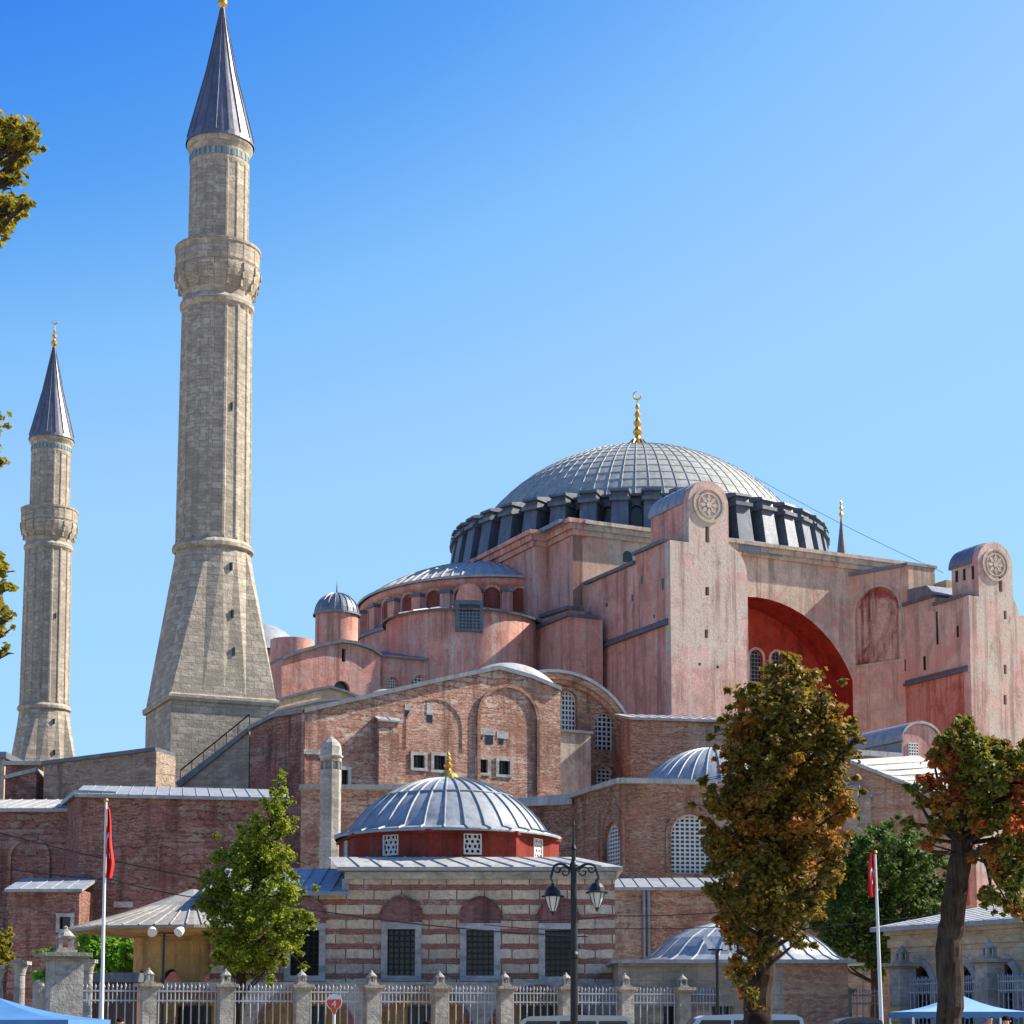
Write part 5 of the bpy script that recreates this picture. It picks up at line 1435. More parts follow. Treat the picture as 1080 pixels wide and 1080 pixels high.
# ================================================================== trees
def leafm(m, p, s, n, tdir):
    """one folded leaf of two triangles"""
    t = tdir; b = n.cross(t)
    if b.length < 1e-3: return
    b.normalize(); up = t.cross(b)
    i0 = len(m.v)
    m.v += [tuple(p - t * s * .5), tuple(p + b * s * .34 + up * s * .1), tuple(p + t * s * .55), tuple(p - b * s * .34 + up * s * .1)]
    m.f += [(i0, i0 + 1, i0 + 2), (i0, i0 + 2, i0 + 3)]
    m.uv += [(0, 0)] * 6; m.sm += [False, False]
def tree(name, label, Y, trunk, blobs, n, leaf, mat, bark='bark', group=None, depth=1.0, seed=1, spread=.3, limb_y=None, droop=.3, sub=None):
    rnd = random.Random(seed)
    tp = [at(x, y, Y + (dy if len(q) > 3 else 0)) for q in trunk for (x, y, r, dy) in [(q + (0,))[:4]]]
    base = Vector((tp[0].x, tp[0].y, 0)); limb0 = at(trunk[0][0], limb_y, Y).z if limb_y else 0
    t = root(name, label, 'tree', tuple(base), group)
    m = MB(); pts = [base - Vector((0, 0, .2))] + tp
    rad = [trunk[0][2] * 1.25] + [q[2] for q in trunk]
    P = []; Rr = []
    for i in range(len(pts) - 1):
        for k in range(5):
            f = k / 5; a, b2, c2, d2 = pts[max(0, i - 1)], pts[i], pts[i + 1], pts[min(len(pts) - 1, i + 2)]
            v = .5 * ((2 * b2) + (c2 - a) * f + (2 * a - 5 * b2 + 4 * c2 - d2) * f * f + (3 * b2 - a - 3 * c2 + d2) * f ** 3)
            if i or k: v = v + Vector((rnd.uniform(-1, 1), rnd.uniform(-1, 1), 0)) * rad[i] * .06
            P.append(v); Rr.append((rad[i] * (1 - f) + rad[i + 1] * f) * rnd.uniform(.93, 1.08))
    P.append(pts[-1]); Rr.append(rad[-1])
    tube(m, P, Rr, 14)
    lm = MB(); tot = sum(b[2] ** 2 for b in blobs)
    for b, side in [(b, q) for b in blobs for q in (-1, 1)]:
        r = b[2] / FPX * Y
        cy = Y + side * rnd.uniform(.15, 1.0) * depth * .75 + (-.25 if side < 0 else 0)
        c = at(b[0], b[1], cy)
        # limb from the trunk
        hd = lambda q: math.hypot(q.x - c.x, q.y - c.y)
        zlo = limb0
        cand = [q for q in P if q.z < c.z - .55 * hd(q) and q.z >= zlo] or [min(P, key=lambda q: abs(q.z - max(zlo, c.z - r)))]
        s = cand[-1]
        i = P.index(s); mid = s.lerp(c, .5) + Vector((rnd.uniform(-.3, .3), rnd.uniform(-.3, .3), max(-.06 * (c - s).length, (s.z - c.z) * .55)))
        r0 = min(Rr[i] * .5, .025 + (c - s).length * .018)
        tube(m, [s, mid, c], [r0, r0 * .7, r0 * .3], 7)
        nsub = sub or max(6, int(11 * (b[2] / 25)))
        subs = []
        for k in range(nsub):
            d = Vector((rnd.gauss(0, 1), rnd.gauss(0, 1), rnd.gauss(0, .9))); d.normalize()
            q = c + d * r * (rnd.uniform(.4, .95) if rnd.random() < .72 else rnd.uniform(1.0, 1.6))
            q.z -= max(0, (q - c).length - r * .8) * droop * .8
            subs.append((q, (r * rnd.uniform(.16, .36)) if (q - c).length < r else r * rnd.uniform(.09, .18)))
            tube(m, [c.lerp(s, .15), (c + q) / 2 + Vector((0, 0, -.03)), q], [r0 * .32, r0 * .22, r0 * .08], 5, False)
        nl = int(n * b[2] ** 2 / tot * (.62 if side < 0 else .38))
        for k in range(nl):
            q, sr = rnd.choice(subs)
            if sr < r * .2 and rnd.random() < .5: q, sr = rnd.choice(subs)
            if rnd.random() < .1: q, sr = c, r * .5
            v = Vector((rnd.gauss(0, 1), rnd.gauss(0, 1), rnd.gauss(0, .85))) * sr * .62
            p = q + v
            nn = (v.normalized() * .5 + Vector((rnd.gauss(0, .6), rnd.gauss(0, .6), .55 + rnd.gauss(0, .5)))).normalized()
            td = Vector((rnd.gauss(0, 1), rnd.gauss(0, 1), -droop + rnd.gauss(0, .5)))
            td = (td - nn * td.dot(nn))
            if td.length < .05: continue
            leafm(lm, p, leaf * rnd.uniform(.55, 1.35), nn, td.normalized())
    m.build('trunk', M[bark], t)
    lm.build('crown', mat, t)
    return t
L_green = mat_leaf('green_leaves', [(.07, .115, .01), (.19, .24, .014), (.34, .36, .022), (.11, .16, .012)], .5)
L_fresh = mat_leaf('fresh_leaves', [(.1, .25, .02), (.2, .4, .03), (.15, .32, .025)], .45)
L_autumn = mat_leaf('autumn_leaves', [(.075, .085, .015), (.16, .125, .018), (.24, .14, .018), (.09, .11, .016), (.36, .19, .02), (.11, .12, .018)], .45, ((.46, .14, .022), .52, .66, .6))
L_autumn2 = mat_leaf('turning_leaves', [(.085, .115, .015), (.19, .18, .02), (.1, .14, .018), (.28, .2, .02)], .45, ((.5, .1, .03), .48, .6, .8))
L_dark = mat_leaf('dark_green_leaves', [(.03, .065, .012), (.055, .11, .014), (.12, .18, .02), (.04, .075, .012)], .4)
L_edge = mat_leaf('olive_leaves', [(.14, .15, .015), (.26, .22, .022), (.36, .25, .025), (.18, .19, .018)], .5)

tree('conical_tree', 'pointed yellow green tree in front of the striped tomb', 65.0,
     [(252, 1090, .2), (256, 1020, .17), (268, 940, .13), (284, 880, .09), (296, 820, .03)],
     [(297, 818, 7), (294, 836, 11), (303, 846, 8), (288, 856, 15), (299, 868, 14), (274, 876, 16), (262, 893, 20), (287, 893, 20), (244, 906, 22), (270, 915, 24), (297, 912, 18), (228, 930, 20), (252, 938, 26), (282, 942, 26), (305, 940, 18),
      (222, 950, 14), (238, 966, 24), (266, 970, 26), (294, 972, 25), (314, 965, 17), (328, 972, 7), (245, 995, 22), (272, 1000, 24), (300, 995, 20), (316, 985, 12), (258, 1018, 16), (284, 1018, 14), (238, 1012, 12)],
     32000, .125, L_green, seed=3, depth=1.0)
tree('autumn_tree', 'tall bronze leaved chestnut tree, leftmost of the two autumn trees', 41.0,
     [(797, 1100, .33), (801, 1040, .28), (812, 980, .25), (819, 920, .22), (822, 850, .15), (830, 780, .07), (834, 725, .025)],
     [(833, 700, 13), (818, 716, 18), (850, 718, 20), (797, 738, 22), (830, 745, 30), (866, 742, 22), (776, 768, 18), (803, 778, 30), (838, 786, 32), (874, 775, 26), (898, 770, 9), (892, 792, 14), (770, 792, 12),
      (778, 812, 24), (812, 824, 34), (850, 830, 34), (880, 826, 20), (894, 850, 10), (762, 848, 20), (790, 862, 34), (828, 872, 36), (866, 876, 26), (752, 882, 14), (768, 902, 26), (804, 915, 36), (842, 920, 32), (872, 915, 16), (884, 898, 9),
      (762, 940, 18), (786, 955, 28), (826, 962, 28), (858, 955, 17), (776, 985, 20), (798, 995, 18), (842, 992, 11), (778, 1022, 18), (792, 1045, 13), (868, 940, 10), (905, 778, 7), (745, 868, 8)],
     54000, .125, L_autumn, seed=5, depth=1.3)
tree('autumn_tree', 'chestnut tree with bare leaning trunk and reddening leaves at right edge', 37.0,
     [(998, 1110, .27), (1003, 1050, .25), (1001, 1000, .245), (1007, 950, .24), (1015, 890, .2), (1022, 845, .14), (1030, 810, .08), (1036, 785, .03)],
     [(1016, 766, 12), (1000, 782, 13), (1026, 788, 18), (1050, 786, 16), (1070, 800, 17), (984, 800, 11), (1010, 812, 20), (1042, 820, 22), (1078, 830, 22), (978, 826, 11), (990, 842, 12), (1000, 852, 14), (1030, 850, 16), (1060, 858, 24), (1088, 868, 22),
      (985, 870, 12), (972, 845, 8), (1066, 890, 20), (1052, 916, 16), (1084, 905, 20), (1046, 945, 13), (1075, 930, 18), (1064, 955, 7), (1100, 800, 25), (1110, 850, 25), (978, 890, 8), (1018, 800, 20), (1020, 830, 20), (1035, 870, 18), (1005, 868, 14), (1022, 850, 18), (1048, 800, 20), (1060, 830, 22), (1045, 900, 14), (1000, 800, 12), (962, 832, 7), (958, 868, 7), (1078, 955, 14)],
     40000, .115, L_autumn2, seed=8, depth=1.3, limb_y=900)
tree('broad_tree', 'dark green leafy tree behind the right flagpole', 80.0,
     [(925, 1080, .3), (925, 1010, .26), (922, 950, .2), (920, 900, .1)],
     [(915, 885, 18), (935, 880, 16), (900, 900, 22), (955, 890, 20), (925, 912, 28), (890, 925, 25), (965, 918, 26), (985, 905, 16), (940, 940, 30), (905, 952, 28), (880, 955, 22), (972, 948, 26), (990, 940, 16), (925, 978, 26), (895, 985, 24), (955, 975, 24), (872, 985, 18), (915, 1005, 20), (880, 1005, 18), (940, 1000, 20), (858, 965, 14), (985, 970, 12)],
     30000, .18, L_dark, seed=11, depth=2.0)
tree('garden_bush', 'sunlit bright green bush under the kiosk eaves', 79.0,
     [(112, 1080, .12), (113, 1040, .1), (114, 1000, .06)],
     [(92, 990, 12), (106, 984, 13), (122, 992, 14), (138, 996, 12), (98, 1008, 15), (116, 1012, 16), (135, 1014, 14), (85, 1015, 10), (104, 1028, 14), (128, 1030, 14), (60, 1020, 14), (48, 1008, 9), (45, 1030, 12), (150, 1008, 10)],
     9000, .2, L_fresh, seed=14, depth=1.5)
tree('garden_bush', 'olive bush cut by the left picture edge beside old columns', 70.0,
     [(-8, 1080, .1), (-8, 1030, .07), (-6, 1000, .04)],
     [(4, 988, 9), (-6, 998, 13), (8, 1000, 8), (-10, 1015, 14), (5, 1015, 9)], 2600, .17, L_edge, seed=17)
tree('plane_tree', 'overhanging tree whose olive brown branch tips enter at the left edge', 30.0,
     [(-140, 1150, .45), (-138, 950, .4), (-130, 700, .33), (-122, 450, .24), (-118, 250, .15), (-110, 130, .06)],
     [(8, 140, 24), (28, 152, 16), (-20, 150, 30), (18, 172, 14), (10, 188, 12), (36, 138, 9), (12, 215, 15), (26, 213, 9), (5, 236, 16), (-18, 225, 28), (-6, 446, 12), (-12, 470, 16), (-2, 488, 7), (2, 600, 9), (-6, 590, 10), (6, 618, 9), (2, 640, 7), (0, 668, 10), (8, 652, 7), (6, 684, 6), (-14, 640, 16),
      (-60, 180, 40), (-70, 300, 40), (-60, 460, 36), (-60, 620, 36), (-110, 120, 40), (-120, 400, 40)],
     12000, .125, L_edge, seed=21, depth=.8)

# ================================================================== flagpoles
STAR = []
for i in range(10):
    a_ = math.pi * i / 5; r_ = 1 if i % 2 == 0 else .382
    STAR.append((r_ * math.cos(a_ + math.pi), r_ * math.sin(a_ + math.pi)))
def flagpole(px0, px1, Y, ytop, fl, label, flabel, side, seed):
    b = at(px0, 1076, Y); tp = at(px1, ytop, Y)
    t = root('flagpole', label, 'flagpole', (b.x, Y, 0), 'white flagpoles')
    m = MB(); p0 = Vector((b.x + (b.x - tp.x) * (b.z / max(.1, tp.z - b.z)) * 0, Y, 0))
    tube(m, [p0, b, tp], [.07, .065, .035], 10); o = m.build('pole', M['white'], t)
    m = MB(); lathe(m, tp, [(.03, tp.z), (.07, tp.z + .05), (.05, tp.z + .11), (0, tp.z + .13)], 10); m.build('finial', M['gold'], t)
    m = MB(); box(m, Fr((b.x, Y), (1, 0)), -.25, .25, 0, .12, .25, -.25); m.build('base', M['stone_grey'], t)
    # flag hanging limp in folds
    y0, y1, w0, w1 = fl
    za = at(px1, y0, Y).z; zb = at(px1, y1, Y).z; hgt = za - zb
    dirx = (b - tp); 
    def cloth(u, v):
        # u along the hoist (0 top, 1 bottom of the hanging cloth), v across the folds
        w = (w0 + (w1 - w0) * min(1, u * 1.25) - max(0, u - .78) * w1 * 1.2) / FPX * Y
        z = za - u * hgt - .12 * v * (1 - u)
        f = (za - u * hgt - tp.z) / (b.z - tp.z)
        xc = tp.x + (b.x - tp.x) * f
        x = xc + side * (.05 + v * w) + .015 * math.sin(9 * u + seed)
        y = Y - .05 - .09 * math.sin(v * 9 + seed + 1.2 * u) * (.4 + .6 * v)
        return Vector((x, y, z))
    m = MB(); nu, nv = 26, 18
    for i in range(nu):
        for j in range(nv):
            q = [(i / nu, j / nv), ((i + 1) / nu, j / nv), ((i + 1) / nu, (j + 1) / nv), (i / nu, (j + 1) / nv)]
            m.face([cloth(*s) for s in q], q, True)
    fo = m.build('flag', M['flag'], None, merge=True)
    tag(fo, flabel, 'flag', 'red flags with white crescent and star')
    def mark(poly):
        m.face([cloth(u, v) + Vector((0, -.02, 0)) for u, v in poly])
    m = MB()
    cu, cv, r = .52, .42, .17
    n = 14; k = hgt and .9
    for i in range(n):
        t0, t1 = R(40) + R(280) * i / n, R(40) + R(280) * (i + 1) / n
        def pt(t_, inn):
            if not inn: return (cu + r * math.cos(t_) , cv + r * 1.9 * math.sin(t_))
            rr = r * (1 - .42 * math.sin((t_ - R(40)) / R(280) * math.pi))
            return (cu + rr * math.cos(t_), cv + rr * 1.9 * math.sin(t_))
        mark([pt(t0, False), pt(t1, False), pt(t1, True), pt(t0, True)])
    m.build('crescent', M['white'], fo)
    m = MB()
    for i in range(10):
        j = (i + 1) % 10
        mark([(cu + r * .95, cv), (cu + r * .95 + .07 * STAR[i][0], cv + .13 * STAR[i][1]), (cu + r * .95 + .07 * STAR[j][0], cv + .13 * STAR[j][1])])
    m.build('star', M['white'], fo)
flagpole(107, 112, 58.0, 846, (850, 926, 2.5, 8), 'tall white flagpole in front of the left brick range', 'limp red flag hanging on the left white flagpole', 1, .4)
flagpole(929.5, 923, 58.0, 901, (897, 946, 4, 8.5), 'shorter white flagpole between the two autumn trees', 'limp red flag hanging on the right white flagpole', -1, 2.1)

# ================================================================== double street lamp
YL = 50.0
b = at(605.5, 1060, YL); Lz = lambda y: at(605, y, YL).z
t = root('street_lamp', 'black twin armed street lamp with scrolled brackets and glass lanterns', 'street lamp', (b.x, YL, 0))
m = MB(); lathe(m, b, [(.3, 0), (.3, .25), (.2, .5), (.12, .9), (.1, 1.2), (.095, 3.2), (.12, 3.25), (.12, 3.33), (.085, 3.4), (.08, Lz(918)), (.11, Lz(916)), (.11, Lz(912)), (.06, Lz(908)), (.05, Lz(897)), (.075, Lz(895)), (.04, Lz(891)), (.03, Lz(872)), (.045, Lz(870)), (.02, Lz(866)), (0, Lz(852))], 14)
m.build('pole', M['iron'], t)
Fl = Fr((b.x, YL), (1, 0))
for s, lx in ((-1, 583), (1, 629.5)):
    xl = at(lx, 930, YL).x - b.x; L = abs(xl)
    m = MB()
    pts = [Fl.P(s * (.05 + L * f), Lz(918) + .17 * math.sin(f * math.pi * .9) + (0 if f < .85 else -(f - .85) * 1.6)) for f in [i / 12 for i in range(13)]]
    tube(m, pts, [.035] * 13, 8)
    sp = [Fl.P(s * (L * .42 + (.17 - .011 * i) * math.cos(i * .62)), Lz(916) - .1 + (.17 - .011 * i) * math.sin(i * .62)) for i in range(14)]
    tube(m, sp, .022, 6)
    sp = [Fl.P(s * (L * .75 + (.11 - .008 * i) * math.cos(-i * .62)), Lz(917) + .0 + (.11 - .008 * i) * math.sin(-i * .62)) for i in range(12)]
    tube(m, sp, .018, 6)
    tube(m, [pts[-1], Fl.P(xl, Lz(930))], .03, 8)
    m.build('bracket', M['iron'], t)
    c = (b.x + xl, YL); y0 = 934 if s < 0 else 930
    z = lambda q: Lz(q + (4 if s < 0 else 0))
    m = MB(); lathe(m, c, [(.3, z(942)), (.31, z(941)), (.22, z(939.5)), (.2, z(936)), (.13, z(932)), (.05, z(930)), (.05, z(928)), (0, z(926))], 16)
    o = m.build('lantern_hood', M['iron'], t)
    m = MB(); lathe(m, c, [(.0, z(958)), (.06, z(957)), (.13, z(951)), (.19, z(943)), (.2, z(941.5))], 12, smooth=False)
    m.build('lantern_glass', mat_plain('lantern_glass', (.62, .62, .58), .25, 0, .1, 8), o)
    m = MB()
    for k in range(6):
        a = k * math.pi / 3
        tube(m, [(c[0] + r_ * math.cos(a), c[1] + r_ * math.sin(a), zz) for r_, zz in ((.05, z(957.5)), (.14, z(951)), (.205, z(941.5)))], .012, 5)
    lathe(m, c, [(0, z(962)), (.02, z(961)), (.05, z(958)), (.06, z(957))], 8)
    m.build('lantern_frame', M['iron'], o)

# ================================================================== camera mast and floodlights
YC = 57.0; b = at(757, 1060, YC); zt = at(757, 1001, YC).z
t = root('camera_mast', 'thin black mast with white security cameras before the small lead dome', 'camera mast', (b.x, YC, 0))
Fc = Fr((b.x, YC), (1, 0))
m = MB(); tube(m, [(b.x, YC, 0), (b.x, YC, zt)], [.06, .05], 10); tube(m, [Fc.P(-.28, zt - .02), Fc.P(.3, zt - .02)], .03, 8); m.build('pole', M['iron'], t)
def camera_body(x, z, ang, d):
    m = MB(); c, s = math.cos(ang), math.sin(ang)
    l = [(-.2, -.06), (.2, -.06), (.22, .06), (-.2, .06)]
    slab(m, Fc, [(x + a * c - q * s, z + a * s + q * c) for a, q in l], d + .07, d - .07)
    l = [(-.22, .065), (.27, .065), (.27, .085), (-.22, .085)]
    slab(m, Fc, [(x + a * c - q * s, z + a * s + q * c) for a, q in l], d + .09, d - .09)
    tube(m, [Fc.P(x, z - .04), Fc.P(x + .02, z - .2)], .025, 6)
    m.build('security_camera', M['white'], t)
camera_body(-.28, zt + .2, R(-55), .02); camera_body(.36, zt + .06, R(12), .02)
m = MB(); tube(m, [Fc.P(.3 + .2 * math.cos(a), zt + .02 + .17 * math.sin(a), .04) for a in [math.pi * i / 10 for i in range(11)]], .03, 8); m.build('camera_arm', M['white'], t)
YK = 68.5; b = at(172, 1040, YK)
t = root('floodlight_pole', 'dark pole with two silver floodlights beneath the kiosk eave', 'floodlight', (b.x, YK, 0))
Fk_ = Fr((b.x, YK), (1, 0)); zt = at(172, 984, YK).z
m = MB(); tube(m, [(b.x, YK, 0), (b.x, YK, zt)], .05, 8); tube(m, [Fk_.P(-.45, zt), Fk_.P(.65, zt)], .03, 8); m.build('pole', M['iron'], t)
for dx, tilt in ((-.42, 20), (.6, -35)):
    m = MB(); c = Fk_.P(dx, zt + .08, .1)
    ax_ = Vector((math.sin(R(tilt)) * .6, -.6, -.45)).normalized()
    tube(m, [c - ax_ * .16, c - ax_ * .05, c + ax_ * .1, c + ax_ * .14], [.06, .14, .17, .18], 14); m.build('lamp_head', M['white'], t)

# ================================================================== round sign on a pole
YN = 50.0; b = at(352.5, 1070, YN); nz = lambda y: at(352, y, YN).z
t = root('stop_sign', 'small red and white drop shaped sign reading 4 on a white pole', 'sign', (b.x, YN, 0))
Fn = Fr((b.x, YN), (1, 0))
m = MB(); tube(m, [(b.x, YN, 0), (b.x, YN, nz(1066))], .035, 8); m.build('pole', M['white'], t)
def drop(k): 
    l = [(.0, -.33 * k), (.04 * k, -.29 * k)]
    for i in range(25):
        a = R(-66) + R(312) * i / 24; l.append((.21 * k * math.cos(a), .21 * k * math.sin(a) + .03))
    l.append((-.04 * k, -.29 * k)); return l
zc_ = nz(1058)
m = MB(); slab(m, Fn, [(a, z + zc_) for a, z in drop(1.0)], .07, .045); o = m.build('sign_plate', M['white'], t)
m = MB(); l = [(a, z + zc_) for a, z in drop(.9)]
l2 = [(a, min(z, zc_ + .1)) for a, z in l]
ded = []
for q in l2:
    if not ded or abs(q[0] - ded[-1][0]) + abs(q[1] - ded[-1][1]) > 1e-3: ded.append(q)
sheet(m, Fn, ded, d=.075); m.build('red_panel', mat_plain('sign_red', (.75, .07, .015), .5, 0, .05), o)
fc = bpy.data.curves.new('sign_number', 'FONT'); fc.body = '4'; fc.size = .26; fc.align_x = 'CENTER'; fc.align_y = 'CENTER'; fc.extrude = .004
ft = bpy.data.objects.new('sign_number_curve', fc); COL.objects.link(ft); bpy.context.view_layer.update()
fm = bpy.data.meshes.new_from_object(ft.evaluated_get(bpy.context.evaluated_depsgraph_get())); bpy.data.objects.remove(ft)
fm.materials.clear(); fm.materials.append(M['white'])
fo = bpy.data.objects.new('sign_number', fm); COL.objects.link(fo)
fo.parent = o; fo.location = Vector((b.x, YN - .084, zc_ - .03)) - Vector((b.x, YN, 0)); fo.rotation_euler = (R(90), 0, 0)

# ================================================================== canopies
def canopy(pxa, yap, x0, x1, ye, Y, label, mat, edge):
    c = at(pxa, ye, Y); za = at(pxa, yap, Y).z; ze = at(pxa, ye, Y).z
    w = (at(x1, ye, Y).x - at(x0, ye, Y).x) / 2; cx = (at(x1, ye, Y).x + at(x0, ye, Y).x) / 2
    t = root('canopy', label, 'canopy', (cx, Y + w, 0), 'blue market canopies')
    cy = Y + w; m = MB()
    cs = [(cx - w, cy - w), (cx + w, cy - w), (cx + w, cy + w), (cx - w, cy + w)]
    n = 6
    for k in range(4):
        A, B = cs[k], cs[(k + 1) % 4]
        for i in range(n):
            f0, f1 = i / n, (i + 1) / n
            def pt(f, s): 
                e = Vector((A[0] + (B[0] - A[0]) * s, A[1] + (B[1] - A[1]) * s, ze)); q = e.lerp(Vector((cx, cy, za)), f); q.z -= .10 * math.sin(f * math.pi); return q
            for j in range(4):
                m.face([pt(f0, j / 4), pt(f0, (j + 1) / 4), pt(f1, (j + 1) / 4), pt(f1, j / 4)], None, False)
    m.build('roof_cloth', M[mat], t)
    m = MB()
    for k in range(4):
        A, B = cs[k], cs[(k + 1) % 4]
        for j in range(12):
            p = Vector((*A, ze)).lerp(Vector((*B, ze)), j / 12); q = Vector((*A, ze)).lerp(Vector((*B, ze)), (j + 1) / 12)
            mid = (p + q) / 2
            m.face([p, (p.x, p.y, ze - .12), (mid.x, mid.y, ze - .17), (q.x, q.y, ze - .12), q])
    m.build('valance', M[edge], t)
    for x, y in cs:
        m = MB(); tube(m, [(x * .98 + cx * .02, y * .98 + cy * .02, 0), (x * .98 + cx * .02, y * .98 + cy * .02, ze)], .025, 8); m.build('leg', M['white'], t)
canopy(-40, 1050, -140, 72, 1075.5, 42.0, 'blue peaked canopy at the lower left corner before the big gate pillar', 'bluecloth', 'bluecloth')
canopy(1022, 1047, 962, 1088, 1067, 45.0, 'pale blue peaked canopy at the lower right corner beside the leaning trunk', 'palecloth', 'bluecloth')

# ================================================================== parked cars
def car(pxl, pxr, Y, ytop, label, paint, van=False):
    x0, x1 = at(pxl, 1072, Y).x, at(pxr, 1072, Y).x
    ht = at((pxl + pxr) / 2, ytop, Y).z
    cabin = x1 - x0
    front = .62 if not van else .9
    L0, L1 = x0 - front, x1 + (.12 if not van else .1)
    cx = (L0 + L1) / 2
    t = root('parked_car', label, 'car', (cx, Y + .9, 0), 'cars parked along the railing')
    wb = .92 * ht / 1.7
    F = Fr((0, Y), (1, 0)); Wd = 1.8
    pm = mat_plain(label[:12].replace(' ', '_') + '_paint', paint, .3, .0, .06, 1.0, .6)
    body = [(L0 + .08, .32), (L1 - .05, .32), (L1, .6), (L1 - .02, ht * .58), (L0 + front * 1.0, ht * .58), (L0 + .1, ht * .48), (L0, .55)]
    m = MB(); slab(m, F, body, 0, -Wd); bo = m.build('body', pm, t)
    mod = bo.modifiers.new('soft', 'BEVEL'); mod.width = .06; mod.segments = 3; mod.limit_method = 'ANGLE'
    roof = [(x0 + .02, ht * .58), (x1 + .04, ht * .58), (x1 - .1, ht - .12), (x1 - .3, ht - .02), ((x0 + x1) / 2 + .2, ht), (x0 + .75, ht - .04), (x0 + .55, ht - .12)]
    m = MB(); slab(m, F, roof, -.1, -Wd + .1)
    ro = m.build('cabin', pm, t); mod = ro.modifiers.new('soft', 'BEVEL'); mod.width = .07; mod.segments = 3; mod.limit_method = 'ANGLE'
    zs0, zs1 = ht * .6, ht - .17
    m = MB()
    xm1, xm2 = x0 + cabin * .42, x0 + cabin * .72
    for l in ([(x0 + .3, zs0), (xm1 - .04, zs0), (xm1 - .04, zs1), (x0 + .66, zs1)], [(xm1 + .04, zs0), (xm2 - .04, zs0), (xm2 - .04, zs1), (xm1 + .04, zs1)], [(xm2 + .04, zs0), (x1 - .12, zs0), (x1 - .2, zs1), (xm2 + .04, zs1)]):
        slab(m, F, l, -.085, -.2); slab(m, F, l, -Wd + .2, -Wd + .085)
    m.build('side_windows', M['glass'], t)
    m = MB(); Pw = [(x0 + .08, zs0 - .02), (x0 + .5, zs1 + .02)]
    n_ = Vector((-.09, 0, .07))
    for y0, y1 in ((Y + .22, Y + Wd - .22),):
        a = Vector((Pw[0][0], y0, Pw[0][1])) + n_ * .5; b_ = Vector((Pw[0][0], y1, Pw[0][1])) + n_ * .5; c_ = Vector((Pw[1][0], y1, Pw[1][1])) + n_ * .5; d_ = Vector((Pw[1][0], y0, Pw[1][1])) + n_ * .5
        m.face([a, b_, c_, d_])
    m.build('windscreen', M['glass'], t)
    for xw_ in (L0 + .75, L1 - .75):
        for yy in (Y - .02, Y + Wd - .18):
            m = MB(); tube(m, [(xw_, yy, .32), (xw_, yy + .2, .32)], .32, 20); o = m.build('wheel', M['tyre'], t)
            m = MB(); ys = yy - .006 if yy < Y + .5 else yy + .206
            tube(m, [(xw_, ys, .32), (xw_, ys + .01, .32)], .2, 16); m.build('rim', M['fencepaint'], o)
    for yy in (Y + .25, Y + Wd - .55):
        m = MB(); box(m, Fr((0, yy), (1, 0)), L0 + .03, L0 + .14, ht * .36, ht * .45, 0, -.3); m.build('headlight', M['white'], t)
car(531, 669, 53.5, 1070.5, 'cream van with long pale roof parked right of the street lamp base', (.62, .56, .44), True)
car(716, 851, 54.0, 1069.5, 'silver white car with long roof parked by the bronze tree trunk', (.6, .62, .64), True)
car(866, 935, 54.2, 1072.5, 'dark grey car parked below the right flagpole', (.06, .065, .075))

